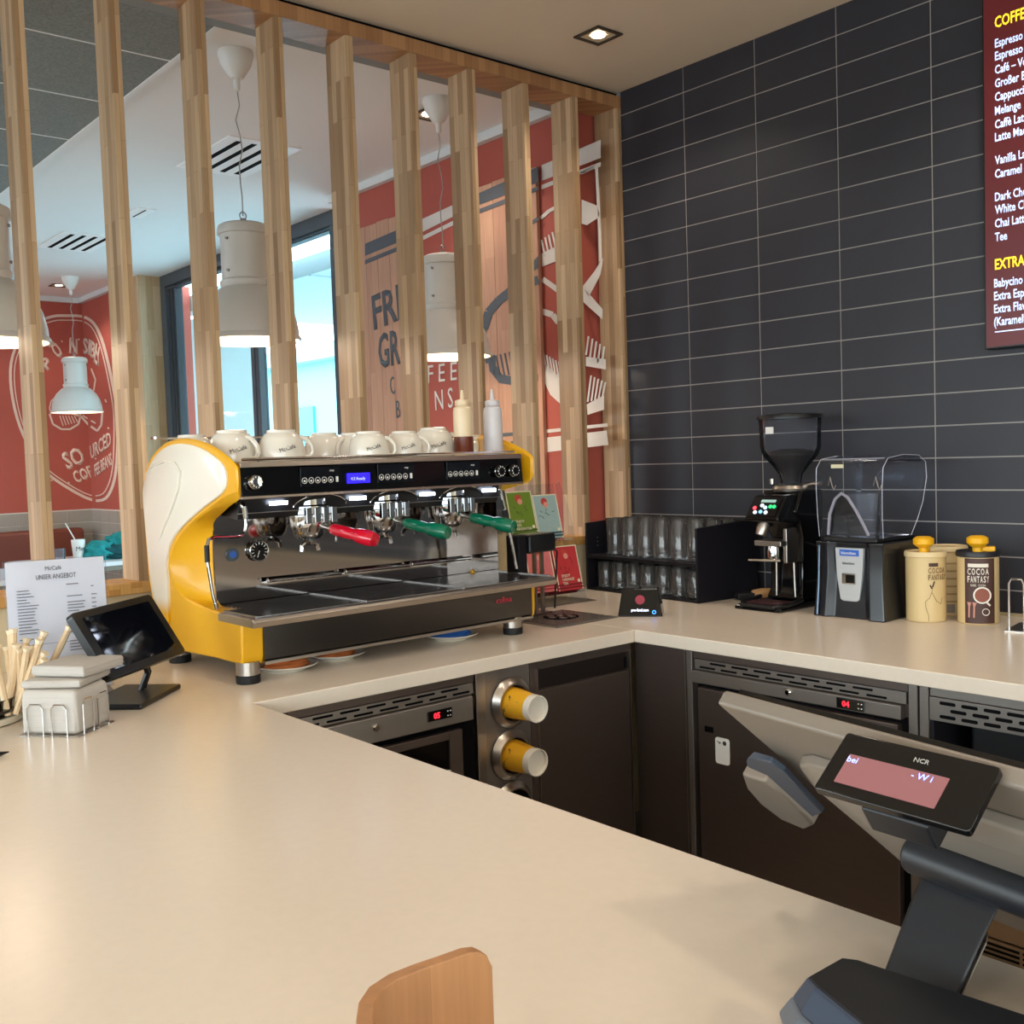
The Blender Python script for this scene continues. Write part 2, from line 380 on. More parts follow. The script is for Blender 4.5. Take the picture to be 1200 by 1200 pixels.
for (x, y), nm in list(zip(KITCHEN_SPOTS, names)): downlight(x, y, nm)
downlight(-.46, 5.30, 'small square downlight in the white ceiling before the far red wall')
downlight(-.46, .62, 'square downlight half hidden behind the canopy of the right pendant lamp')
def vent(x, y, w_, l_, n, label):
    t = thing('ceiling_vent', label, 'vent', (x, y, 2.803))
    MB().box(-w_ / 2, -l_ / 2, -.006, w_ / 2, l_ / 2, 0).build('plate', mat('vent_white', 'ffffff', .5), t, bevel=.002)
    for k in range(n):
        xx = -w_ / 2 + w_ * (k + .9) / (n + .8)
        MB().box(xx - w_ * .036, -l_ / 2 * .84, -.0075, xx + w_ * .036, l_ / 2 * .84, -.005).build('slot', M_void, t, smooth=0)
vent(-.82, 1.58, .34, .56, 4, 'white four-slot ceiling vent behind the cord of the middle pendant lamp')
vent(-.83, 3.72, .32, .52, 4, 'white four-slot ceiling vent over the far end of the dining room')
vent(-.80, 2.81, .10, .22, 1, 'small single-slot ceiling vent between the two larger vents')

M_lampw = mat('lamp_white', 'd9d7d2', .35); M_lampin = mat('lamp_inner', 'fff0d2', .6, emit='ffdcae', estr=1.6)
def pendant(x, y, zb, label, k=1.0):
    t = thing('pendant_lamp', label, 'lamp', (x, y, zb), group='white industrial pendant lamps')
    MB().lathe([(.0, .96), (.058, .96), (.060, .95), (.050, .915), (.022, .872), (.012, .868), (.010, .835), (.004, .83)], (0, 0, .003 + 2.8 - zb - .96), 28).build('canopy', M_white, t)
    top = 2.8 - zb - .12
    pts = [Vector((.012 * math.sin(q * 2.1) * (1 - q / 8), .008 * math.sin(q * 1.3), top + (.437 - top) * q / 8)) for q in range(9)]
    pts[-1] = Vector((0, 0, .422))
    MB().tube(pts, .0022, 6).build('cord', mat('lamp_cord', 'b0aca8', .6), t)
    MB().tube(arc((0, 0, .422), .012, 0, 360, 14, (1, 0, 0), (0, 0, 1))[:-1], .002, 6, True).cyl((0, 0, .387), (0, 0, .412), .010, n=12).build('hook', M_steel, t)
    MB().lathe([(0, 0.3942), (0.07, 0.3925), (0.084, 0.3854), (0.088, 0.374), (0.088, 0.3564), (0.079, 0.3538), (0.079, 0.2068), (0.086, 0.2006), (0.086, 0.1892), (0.08, 0.1804), (0.1, 0.1672), (0.135, 0.132), (0.158, 0.088), (0.168, 0.044), (0.17, 0.0176), (0.176, 0.0106), (0.178, 0.0), (0.17, 0.0), (0.163, 0.044), (0.15, 0.088), (0.125, 0.132), (0.08, 0.1672), (0, 0.176)], n=48).build('shade', M_lampw, t)
    MB().lathe([(0.169, 0.0035), (0.161, 0.044), (0.149, 0.088), (0.123, 0.1302), (0.05, 0.1584), (0, 0.1602)], n=40, cap=False).build('reflector', M_lampin, t)
    for a in (200, 330):
        for z in (.335, .23): MB().cyl((.077 * math.cos(R(a)), .077 * math.sin(R(a)), z), (.085 * math.cos(R(a)), .085 * math.sin(R(a)), z), .005, n=8).build('screw', M_steel, t)
    lamp('POINT', (x, y, zb + .03), 2.2, WW, .06, name='pendant_light')
    return t
pendant(-1.36, .47, 1.84, 'white pendant lamp hanging between the third and fourth slats before the window')
pendant(-.53, .46, 1.815, 'white pendant lamp hanging before the red mural, right of the window')
pendant(-2.185, .47, 1.80, 'white pendant lamp cut by the left edge, lit rim beside the leftmost slat')
pendant(-.5, 4.92, 1.84, 'smallest white pendant lamp, farthest away before the round mural')

# ---------------------------------------------------------------- murals
def strip(pts, ax, val, nrm, mb):
    """flat painted shape laid on a wall plane, from photo positions"""
    P = [at(px, py, ax, val) for px, py in pts]
    mb.prism(P, Vector(nrm) * .002)
def c7(l): return [(420 + x / 3.75, 180 + y / 3.75) for x, y in l]
Xm = -.104
# oak mural boards mounted on the red wall
MBD = []
ya = (at(417, 350, 0, Xm - .02).y, at(488, 350, 0, Xm - .02).y); yb = (at(549, 350, 0, Xm - .02).y, at(632, 350, 0, Xm - .02).y)
zt = at(448, 258, 0, Xm - .02).z
M_board = stave_mat('mural_board', 'd0a184', 'b98870', .09, .9, .6)
boards = []
for y0, y1, nm in ((ya[0], ya[1], 'oak mural board with grey lettering, nearer the window'), (yb[0], yb[1], 'oak mural board with a grey coffee bean drawing, behind the squeeze bottles')):
    b = thing('mural_board', nm, 'panel', (Xm - .001, (y0 + y1) / 2, .35))
    n_ = max(2, round(abs(y0 - y1) / .1)); 
    for i in range(n_):
        a = y0 + (y1 - y0) * i / n_; c = y0 + (y1 - y0) * (i + 1) / n_
        lo, hi = min(a, c), max(a, c)
        MB().box(-.018, lo + .0008 - (y0 + y1) / 2, 0, 0, hi - .0008 - (y0 + y1) / 2, zt - .35 + random.uniform(-.004, .004)).build('plank', M_board, b, bevel=.001, seg=1)
    boards.append(b)
Xb = Xm - .0195
top = [(425, 287), (467, 269), (497, 256), (533, 240), (549, 232), (593, 211), (632, 195), (649, 188), (680, 172), (704, 164)]
bot = [(425, 301), (467, 284), (498, 271), (533, 253), (549, 245), (593, 227), (632, 213), (649, 207), (680, 194), (704, 185)]
def ipol(L, x):
    for (a, b), (c, d) in zip(L, L[1:]):
        if a <= x <= c: return b + (d - b) * (x - a) / (c - a)
    return L[0][1] if x < L[0][0] else L[-1][1]
ga, gw = MB(), MB(); gb = MB()
for x0, x1, mb, v in ((428, 487, ga, Xb), (490, 548, gw, Xm), (551, 631, gb, Xb), (635, 704, gw, Xm)):
    strip([(x0, ipol(top, x0)), (x1, ipol(top, x1)), (x1, ipol(bot, x1)), (x0, ipol(bot, x0))], 0, v, (-1, 0, 0), mb)
    strip([(x0, ipol(bot, x0) + 5), (x1, ipol(bot, x1) + 5), (x1, ipol(bot, x1) + 10), (x0, ipol(bot, x0) + 10)], 0, v, (-1, 0, 0), mb)
def thick_line(pts, w_, mb, v):
    for (a, b), (c, d) in zip(pts, pts[1:]):
        L = math.hypot(c - a, d - b); nx, ny = -(d - b) / L * w_ / 2, (c - a) / L * w_ / 2
        strip([(a + nx, b + ny), (c + nx, d + ny), (c - nx, d - ny), (a - nx, b - ny)], 0, v, (-1, 0, 0), mb)
# gap with the bean on the right board
thick_line([(567, 385), (573, 366), (585, 352), (600, 340), (615, 333), (631, 328)], 10, gb, Xb)
thick_line([(567, 385), (567, 408), (573, 425)], 7, gb, Xb)
strip(c7([(568, 885), (578, 955), (620, 1008), (690, 1020), (790, 1000), (790, 970), (700, 985), (630, 970), (603, 930), (600, 885)]), 0, Xb, (-1, 0, 0), gb)
for k in range(9): thick_line([(576 + 5.2 * k, 418 - 1.4 * k), (581 + 5.2 * k, 441 - .5 * k)], 1.7, gb, Xb)
thick_line([(549, 513), (631, 506)], 4, gb, Xb); thick_line([(600, 524), (631, 520)], 14, gb, Xb)
thick_line([(631 - 9, 262), (631, 256)], 4, gb, Xb); strip([(622, 310), (631, 300), (631, 314), (622, 320)], 0, Xb, (-1, 0, 0), gb)
# white drawing on the red wall
strip(c7([(806, 440), (870, 408), (880, 470), (808, 497)]), 0, Xm, (-1, 0, 0), gw)
for k in range(6): thick_line([(635 + 4.2 * k, 281 - 3 * k), (639 + 4.2 * k, 300 - 3 * k)], 2, gw, Xm)
thick_line([(634, 256), (644, 247), (656, 241)], 4, gw, Xm)
thick_line([(636, 327), (646, 334), (658, 343)], 6, gw, Xm); thick_line([(636, 365), (648, 369), (655, 378)], 7, gw, Xm)
for k in range(6): thick_line([(637 + 3.6 * k, 414 + 2 * k), (641 + 3.6 * k, 434 + 2.5 * k)], 1.8, gw, Xm)
strip(c7([(822, 925), (890, 985), (900, 1110), (845, 1060), (822, 1010)]), 0, Xm, (-1, 0, 0), gw)
strip([(682, 234), (700, 241), (704, 253), (688, 264), (682, 262)], 0, Xm, (-1, 0, 0), gw)
thick_line([(699, 194), (701, 230), (703, 270), (704, 306)], 3, gw, Xm); thick_line([(681, 203), (699, 195)], 3, gw, Xm)
strip([(707, 302), (704, 322), (690, 348), (683, 336), (697, 318)], 0, Xm, (-1, 0, 0), gw)
strip([(683, 336), (706, 362), (706, 374), (684, 354)], 0, Xm, (-1, 0, 0), gw)
for k in range(5): thick_line([(690 + 4.6 * k, 394 + 3 * k), (687 + 4.6 * k, 416 + 3 * k)], 1.9, gw, Xm)
strip([(687, 418), (710, 421), (710, 433), (687, 429)], 0, Xm, (-1, 0, 0), gw)
for k in range(5): thick_line([(693 + 4.2 * k, 440 + 2 * k), (689 + 4.2 * k, 471 - 1 * k)], 1.9, gw, Xm)
strip([(688, 474), (708, 463), (708, 480), (689, 486)], 0, Xm, (-1, 0, 0), gw)
thick_line([(635, 506), (712, 498)], 4, gw, Xm); thick_line([(635, 522), (712, 513)], 17, gw, Xm)
def wrap(mb, nm, m, par):
    o = stuff(mb.build(nm, m, smooth=0)); o.parent = par; o.matrix_parent_inverse = Matrix.Translation(-par.location); return o
for q_ in (ga, gb, gw): pass
wrap(ga, 'painted_band', M_slate, boards[0]); wrap(gb, 'painted_bean', M_slate, boards[1]); wrap(gw, 'painted_emblem', M_whitepaint, RW)
def wtext(s, bl, br, tl_, ax, val, m, par, nrm, bold=.02):
    a = at(*bl, ax, val); b = at(*br, ax, val); c = at(*tl_, ax, val)
    a = a + Vector(nrm) * .003
    o = text('lettering', s, a, b - a - Vector(nrm) * -.003, c - a, (c - a).length, m, par, wid=(b - a).length, bold=bold, thick=.001)
    if par: o.matrix_parent_inverse = Matrix.Translation(-par.location)
    return o
wtext('FRI', (439, 386), (471, 373), (436, 347), 0, Xb, M_slate, boards[0], (-1, 0, 0))
wtext('GR', (445, 431), (470, 425), (444, 392), 0, Xb, M_slate, boards[0], (-1, 0, 0))
wtext('C', (459, 463), (464, 461), (457, 442), 0, Xb, M_slate, boards[0], (-1, 0, 0), 0)
wtext('B', (465.5, 490), (470, 489), (465, 469), 0, Xb, M_slate, boards[0], (-1, 0, 0), 0)
wtext('F E E', (502, 449), (536, 445), (501, 428), 0, Xm, M_whitepaint, RW, (-1, 0, 0), 0)
wtext('N S', (511, 481), (532, 477), (509, 458), 0, Xm, M_whitepaint, RW, (-1, 0, 0), 0)

# far round mural, wrapping round the room corner
def cm0(pts, n=3):
    k = len(pts); out = []
    for i in range(k):
        p0, p1, p2, p3 = [Vector(pts[(i + j - 1) % k]) for j in range(4)]
        for q in range(n):
            t = q / n; out.append(.5 * ((2 * p1) + (p2 - p0) * t + (2 * p0 - 5 * p1 + 4 * p2 - p3) * t * t + (3 * p1 - p0 - 3 * p2 + p3) * t ** 3))
    return out
gf, gs = MB(), MB(); M_cream = mat('mural_cream', 'e6cfc0', .8)
YF = 5.879; XS = -.113
def cornerx(y): return 97 + (y - 350) * 17 / 248
def fline(pts, w_, closed=False):
    if closed: pts = pts + [pts[0]]
    Q = []
    for (a, b), (c, d) in zip(pts, pts[1:]):
        for i in range(3): Q.append((a + (c - a) * i / 3, b + (d - b) * i / 3))
    Q.append(pts[-1])
    for (a, b), (c, d) in zip(Q, Q[1:]):
        L = math.hypot(c - a, d - b) or 1; nx, ny = -(d - b) / L * w_ / 2, (c - a) / L * w_ / 2
        left = (a + c) / 2 < cornerx((b + d) / 2)
        quad = [(a + nx, b + ny), (c + nx, d + ny), (c - nx, d - ny), (a - nx, b - ny)]
        P = [at(px, py, 1, YF) if left else at(px, py, 0, XS) for px, py in quad]
        (gf if left else gs).prism(P, Vector((0, -.002, 0)) if left else Vector((-.002, 0, 0)))
ring = [(61, 371), (77, 370), (97, 371), (110, 379), (119, 397), (126, 422), (132, 450), (137, 480), (138, 515), (136, 552), (130, 575), (120, 586), (100, 583), (63, 561), (47, 545), (32, 520), (20, 490), (13, 455), (13, 425), (22, 400), (40, 380)]
ring = [tuple(v) for v in cm0([Vector(p) for p in ring])]
fline(ring, 3.2, True)
cx_, cy_ = 78, 475
fline([(cx_ + (x - cx_) * .93, cy_ + (y - cy_) * .95) for x, y in ring], 1.2, True)
fline([(60, 485), (58, 478), (60, 470), (66, 464)], 1.6); fline([(58, 485), (62, 497), (72, 503), (82, 503), (92, 497), (94, 488), (84, 484)], 2.2)
for k in range(6): fline([(70 + 3.4 * k, 487), (74 + 3.4 * k, 499 - k * .8)], 1.1)
fline([(93, 486), (103, 497), (114, 505), (119, 498), (120, 484)], 2.4); fline([(107, 432), (112, 445), (110, 458)], 1.6); fline([(97, 487), (112, 496)], 1.6)
for q in range(34):
    a_ = random.uniform(0, 6.28); rr = random.uniform(.78, .9); x = 78 + 58 * rr * math.cos(a_); y = 480 + 100 * rr * math.sin(a_)
    fline([(x, y), (x + 1.4, y + 1.6)], 1.4)
wrap(gf, 'painted_emblem', M_cream, FW); wrap(gs, 'painted_emblem', M_cream, SW)
for s, bl, br, tl_ in (('P', (55, 434), (63, 428), (51, 421)), ('O', (67, 420), (75, 416), (63, 402)), ('N', (81, 413), (91, 414), (78, 397))):
    wtext(s, bl, br, tl_, 1, YF, M_cream, FW, (0, -1, 0), .04)
for s, bl, br, tl_ in (('S', (97, 413), (103, 415), (98, 396)), ('I', (103, 414), (106, 416), (105, 398)), ('B', (106, 417), (111, 421), (109, 401)), ('L', (110, 423), (114, 428), (115, 406)), ('Y', (113, 430), (119, 426), (117, 414))):
    wtext(s, bl, br, tl_, 0, XS, M_cream, SW, (-1, 0, 0), .03)
for s, bl, br, tl_ in (('SO', (79, 550), (101, 541), (74, 531)), ('COF', (89, 566), (110, 558), (85, 553))):
    wtext(s, bl, br, tl_, 1, YF, M_cream, FW, (0, -1, 0), .03)
for s, bl, br, tl_ in (('URCED', (107, 538), (131, 521), (104, 524)), ('FEE BEANS', (112, 558), (132, 544), (110, 545))):
    wtext(s, bl, br, tl_, 0, XS, M_cream, SW, (-1, 0, 0), .02)

# ---------------------------------------------------------------- dining furniture seen between the slats
bn = thing('banquette', 'brown leather banquette bench along the far tiled wall', 'bench', (-1.1, 5.55, 0))
M_lea = mat('brown_leather', '7a3b2a', .45, noise=.06, nscale=12)
box('backrest', (-1.5, .12, .40), (.85, .26, .975), M_lea, bn, bevel=.03, seg=3)
box('seat', (-1.5, -.30, .30), (.85, .12, .46), M_lea, bn, bevel=.03, seg=3)
box('plinth', (-1.48, -.25, 0), (.83, .26, .30), M_blackm, bn)
def table(x0, y0, x1, y1, z, label):
    t = thing('dining_table', label, 'table', ((x0 + x1) / 2, (y0 + y1) / 2, 0)); hx, hy = (x1 - x0) / 2, (y1 - y0) / 2
    box('tabletop', (-hx, -hy, z - .03), (hx, hy, z), mat('table_white', 'e2e3e6', .3), t, bevel=.004)
    box('edge_band', (-hx + .004, -hy + .004, z - .06), (hx - .004, hy - .004, z - .03), mat('table_edge', '7d7468', .5), t)
    MB().cyl((0, 0, .02), (0, 0, z - .06), .035, n=14).build('column', M_steel_l, t)
    MB().lathe([(.24, 0), (.24, .012), (.05, .03), (0, .03)], n=28).build('base', M_steel_l, t)
table(-.98, 4.35, -.14, 5.10, .80, 'white dining table carrying a paper cup and a teal scarf')
table(-1.75, 3.10, -1.12, 3.85, .86, 'white dining table cut by the left edge of the photo')
cp = thing('paper_cup', 'white paper cup with a straw on the far dining table', 'cup', (-.64, 4.62, .80))
MB().lathe([(.0, 0), (.034, 0), (.046, .15), (.044, .15), (.033, .004), (0, .004)], n=20).build('body', M_white, cp)
MB().tube([(0, 0, .01), (-.03, -.02, .16), (-.09, -.04, .27)], .004, 6).build('straw', M_whitepaint, cp)
text('lettering', 'McC', Vector((-.03, -.047, .075)), (1, -.1, 0), (0, 0, 1), .03, M_ink, cp)
gl = tag(MB().lathe([(0, 0), (.035, 0), (.04, .10), (.037, .10), (.033, .008), (0, .008)], n=18).build('drinking_glass', M_tumbler, loc=(-.78, 4.58, .80)), 'small clear glass left of the paper cup on the far dining table', 'glass')
sc = thing('scarf', 'crumpled teal scarf lying on the far dining table beside the paper cup', 'scarf', (-.40, 4.60, .80))
bm_ = bmesh.new(); bmesh.ops.create_icosphere(bm_, subdivisions=4, radius=1)
from mathutils import noise as mnoise
def lump(name, c, s, m, par, seed, amp=.28, fr=3.2):
    me = bpy.data.meshes.new(name); b = bm_.copy()
    for v in b.verts:
        p = v.co.copy(); q = mnoise.noise(p * fr + Vector((seed, 0, 0))); q2 = abs(mnoise.noise(p * fr * 2 + Vector((0, seed, 0))))
        p *= 1 + amp * q - amp * q2
        v.co = Vector((c[0] + p.x * s[0], c[1] + p.y * s[1], max(0.0, c[2] + p.z * s[2])))
    b.to_mesh(me); b.free(); me.shade_smooth(); me.materials.append(m)
    o = bpy.data.objects.new(name, me); COL.objects.link(o); o.parent = par; return o
M_teal = mat('teal_cloth', '178a8c', .85, noise=.7, nscale=18)
lump('fold', (-.10, 0, .055), (.13, .09, .085), M_teal, sc, 3); lump('fold', (.06, .02, .09), (.12, .09, .10), M_teal, sc, 9); lump('fold', (.04, -.04, .05), (.15, .08, .06), mat('teal_dark', '0c4f56', .85, noise=.5, nscale=20), sc, 5)
ch = thing('dining_chair', 'chair at the far left with a pale jacket hanging over its back', 'chair', (-1.52, 4.25, 0))
box('seat', (-.21, -.2, .43), (.21, .2, .47), M_wood2, ch, bevel=.01)
box('backrest', (-.21, .18, .6), (.21, .21, .88), M_wood2, ch, bevel=.01)
for x in (-.19, .19):
    for y in (-.18, .19): MB().cyl((x, y, 0), (x, y, .88 if y > 0 else .43), .014, n=8).build('leg', M_blackm, ch)
jk = thing('jacket', 'pale blue-white jacket draped over the chair at the far left', 'jacket', (-1.52, 4.45, .6))
lump('cloth', (0, 0, .24), (.27, .10, .27), mat('pale_denim', 'c3d2e2', .9, noise=.1, nscale=20), jk, 7, .14, 2.2)

# ================================================================ WORKTOPS AND CABINETS
wt_ = thing('worktop', 'cream worktop of the customer counter running on beneath the espresso machine', 'worktop', (-2.5, -2.0, .884))
P_ = [(-3.35, -4.6), (-2.02, -4.6), (-2.02, -.80), (-.85, -.80), (-.85, 0.0), (-3.35, 0.0)]
MB().prism([(x + 2.5, y + 2.0, 0) for x, y in P_], (0, 0, .036)).build('slab', M_top, wt_, bevel=.003)
wb = thing('worktop', 'cream worktop along the dark tiled wall, carrying the grinder and blender', 'worktop', (-.425, -2.2, .884))
MB().box(-.4235, -2.1, 0, .419, 2.198, .036).build('slab', M_top, wb, bevel=.003)
box('upstand', (.405, -2.1, .036), (.419, 2.14, .044), mat('silicone', 'b8a888', .6), wb)
cb_ = thing('counter_front', 'beige front of the customer counter below its worktop', 'counter', (-2.7, -2.3, 0))
box('carcass', (-.6, -2.2, .1), (.63, 1.45, .884), M_steel_d, cb_)
box('plinth', (-.55, -2.15, 0), (.58, 1.4, .1), M_blackm, cb_)

def slots(par, M, x0, x1, z0, z1, rows, n, ln=.055, th=.0045):
    """elongated vent slots, each a dark recessed capsule in a plane whose local frame is M"""
    k = 0
    for r_ in range(rows):
        z = z0 + (z1 - z0) * (r_ + .5) / rows; off = (ln * .68 if r_ % 2 else 0)
        x = x0 + .012 + off
        while x + ln < x1 - .006:
            pts = [(x + ln / 2 + px, -.0016, z + pz) for px, pz in rrect(ln, th * 2, th * .95, 4)]
            mb = MB().prism(pts, (0, .002, 0)); mb.v = [M @ p for p in mb.v]
            mb.build('vent_slot', M_void, par, smooth=0); x += ln * 1.36
def lm(th, org): return Matrix.Translation(Vector(org)) @ Matrix.Rotation(th, 4, 'Z')
def digits(par, M, x, z, s, h):
    rv = (M.to_3x3() @ Vector((1, 0, 0)))
    text('display_digits', s, M @ Vector((x, -.004, z)), rv, (0, 0, 1), h, M_red_led, par, bold=.02)
def ubox(name, par, M, a, b, m, bevel=.001, seg=1):
    mb = MB().box(*a, *b); mb.v = [M @ p for p in mb.v]; return mb.build(name, m, par, bevel=bevel, seg=seg)

# cabinets under the machine: local x runs right, y into the cabinet
I4 = Matrix()
def fridge(label, loc, th, W, disp, digs, lockx, window):
    t = thing('undercounter_fridge', label, 'fridge', loc, th)
    ubox('body', t, I4, (0, .012, .06), (W, .55, .884), M_steel_d)
    ubox('top_rail', t, I4, (0, 0, .862), (W, .02, .884), M_steel_d)
    ubox('vent_panel', t, I4, (.004, -.002, .833), (W - .004, .02, .861), M_steel)
    slots(t, lm(0, (0, -.0015, 0)), .01, W - .01, .834, .860, 2, 9, .052, .0026)
    ubox('control_panel', t, I4, (.0, -.012, .797 if not window else .77), (W - .012, .02, .831), M_steel, .003)
    zc = (.797 + .831) / 2 if not window else .803
    ubox('display', t, lm(0, (disp, 0, 0)), (0, -.0155, zc - .0125), (.074, -.012, zc + .0125), M_blackg, .002)
    digits(t, lm(0, (disp, -.0125, 0)), .017, zc - .0065, digs, .0135)
    for q in (.058, .066):
        for z_ in (-.006, .005): ubox('button', t, lm(0, (disp, 0, 0)), (q, -.0165, zc + z_ - .001), (q + .003, -.0155, zc + z_ + .0015), M_white, 0)
    MB().lathe([(.009, 0), (.009, .004), (.006, .007), (0, .007)], (lockx, -.012, zc + .003), 16, (0, -1, 0)).build('lock', M_chrome, t)
    ubox('gap', t, I4, (.01, .004, .10), (W - .001, .0125, .80), M_void, 0)
    zt_ = .788 if not window else .755
    if window:
        x0, x1 = .03, W - .05; wx0, wx1, wz0, wz1 = .09, W - .09, .20, .735 - .0
        fr = MB().box(x0, -.012, .12, wx0, .01, zt_).box(wx1 - .0, -.012, .12, x1, .01, zt_).box(wx0, -.012, .12, wx1, .01, wz0).box(wx0, -.012, wz1, wx1, .01, zt_)
        d = fr.build('door', M_steel_d, t, bevel=.0015, seg=1)
        ubox('door_glass', d, I4, (wx0, -.006, wz0), (wx1, .004, wz1), M_blackg, 0)
        ubox('sticker', d, I4, (wx1 - .05, -.0135, .635), (wx1 + .0, -.0065, .66), M_white, 0)
    else:
        d = ubox('door', t, I4, (.022, -.016, .12), (W - .018, .01, zt_), M_steel_d, .003)
        pts = [(.105 + x, -.0165, .63 + z) for x, z in rrect(.046, .07, .008)]
        MB().prism(pts, (0, -.002, 0)).build('sticker', M_white, d, smooth=0)
        MB().cyl((.113, -.019, .652), (.113, -.0184, .652), .006, n=16).build('sticker_mark', M_ink, d)
        text('lettering', 'Typ', Vector((.088, -.0187, .650)), (1, 0, 0), (0, 0, 1), .006, M_ink, d)
        ubox('handle_recess', d, I4, (.046, -.0172, .672), (.075, -.0155, .688), M_blackg, .002)
    return t
fridge('under-counter fridge with a red 05 display and dark glass door below the espresso machine', (-1.93, -.78, 0), 0, .515, .36, '05', .215, True)
fridge('under-counter fridge with a red 04 display and white sticker below the tiled-wall worktop', (-.83, -.997, 0), R(-90), .620, .445, '04', .31, False)
pp = thing('filler_post', 'narrow bright steel post between the glass-door fridge and the paper cup dispenser', 'post', (-1.412, -.78, 0))
ubox('strip', pp, I4, (0, -.004, .06), (.030, .5, .884), M_steel_l, .002)
# cup dispenser cabinet
cdp = thing('cup_dispenser', 'steel panel with two round paper cup dispensers left of the plain steel door', 'dispenser', (-1.381, -.78, 0))
ubox('panel', cdp, I4, (0, 0, .06), (.150, .5, .884), M_steel)
for nm, zc, xc in (('ring', .79, .082), ('ring', .655, .076), ('ring', .52, .076)):
    MB().lathe([(.047, 0), (.064, .002), (.066, .006), (.062, .012), (.052, .022), (.047, .022), (.0455, .012), (.0455, 0)], (xc, 0, zc), 40, (0, -1, 0), cap=False).build(nm, M_steel_l, cdp)
    MB().cyl((xc, -.001, zc), (xc, -.0015, zc), .0465, n=32).build('opening', M_void, cdp)
M_cupy = mat('yellow_card', 'e8a91c', .5)
def papercup(x, z, label, emb):
    t = thing('paper_cup', label, 'cup', (x, -.781, z), 0)
    ax = Vector((.03, -1, -.02)).normalized()
    MB().lathe([(.0405, -.0), (.0405, .01), (.0335, .088), (.0, .088)], (0, 0, 0), 32, ax).build('sleeve', M_cupy, t)
    MB().lathe([(.0345, .082), (.0352, .094), (.0345, .104), (.0315, .104), (.031, .094), (0, .093)], (0, 0, 0), 32, ax).build('cup_base', M_porc, t)
    text('lettering', 'McCafé', Vector((-.041, -.012, -.018)), (.25, -.35, .9), (-.3, -.9, -.3), .012, M_ink, t)
    if emb: MB().box(-.030, -.065, -.004, -.027, -.052, .016).build('emblem', mat('emblem_blue', '2c5fa8', .5), t)
papercup(-1.299, .79, 'yellow paper cup sticking out of the upper dispenser ring', True)
papercup(-1.305, .655, 'yellow paper cup sticking out of the lower dispenser ring', False)
# plain door cabinet
dc = thing('cabinet', 'steel cabinet with a plain door and recessed top grip in the counter corner', 'cabinet', (-1.229, -.78, 0))
ubox('frame', dc, I4, (0, 0, .06), (.385, .5, .884), M_steel_d)
d = ubox('door', dc, I4, (.020, -.008, .12), (.367, .002, .805), M_steel_d, .002)
ubox('grip_recess', dc, I4, (.022, -.004, .808), (.365, .001, .858), mat('grip_shadow', '4a4341', .4, 1), .002)
ubox('grip_end', dc, I4, (.350, -.006, .812), (.360, -.003, .845), M_void, 0)
for x in (.018, .368): ubox('edge_trim', dc, I4, (x, -.009, .12), (x + .0025, 0, .862), M_steel_l, 0)
cp_ = thing('corner_panel', 'dark steel filler panel just right of the inner counter corner', 'panel', (-.83, -.781, 0), R(-90))
ubox('panel', cp_, I4, (0, 0, .06), (.19, .4, .884), M_steel_d)
ubox('post', cp_, I4, (.194, -.006, .06), (.214, .3, .884), M_steel, .002)
ubox('edge_trim', cp_, I4, (.189, -.008, .06), (.193, .01, .884), M_steel_l, 0)
pq = thing('filler_post', 'pair of steel posts between the 04 fridge and the open vented cabinet', 'post', (-.83, -1.619, 0), R(-90))
ubox('strip', pq, I4, (0, -.004, .06), (.022, .4, .884), M_steel, .002); ubox('strip', pq, I4, (.026, -.004, .06), (.048, .4, .884), M_steel, .002)
vc = thing('cabinet', 'open steel cabinet with three rows of vent slots behind the till', 'cabinet', (-.83, -1.669, 0), R(-90))
ubox('top_rail', vc, I4, (0, 0, .862), (.75, .02, .884), M_steel)
ubox('vent_panel', vc, I4, (0, -.004, .809), (.75, .02, .861), M_steel)
slots(vc, lm(0, (0, -.0035, 0)), .012, .74, .813, .858, 3, 8, .036, .0038)
ubox('back', vc, I4, (0, .40, .06), (.75, .42, .884), M_void, 0)
ubox('side', vc, I4, (-.0, .0, .06), (.008, .40, .81), M_blackm, 0); ubox('side', vc, I4, (.742, .0, .06), (.75, .40, .81), M_blackm, 0)
ubox('inner_box', vc, I4, (.06, .06, .66), (.70, .38, .80), M_black, .01, 3)
for z in (.52, .58): 
    MB().cyl((.03, .10, z + .02), (.72, .10, z + .02), .032, n=20).build('roller', M_steel, vc)
ubox('drawer', vc, I4, (.01, -.006, .36), (.745, .3, .47), mat('brown_laminate', '7d6448', .5), .003)
ubox('base_panel', vc, I4, (.01, -.004, .08), (.745, .3, .355), mat('brown_laminate', '7d6448', .5), .003)
for k in range(5):
    for x0 in (.03, .115, .2, .285): ubox('louvre', vc, I4, (x0, -.006, .300 + .011 * k), (x0 + .078, -.003, .305 + .011 * k), M_void, 0)

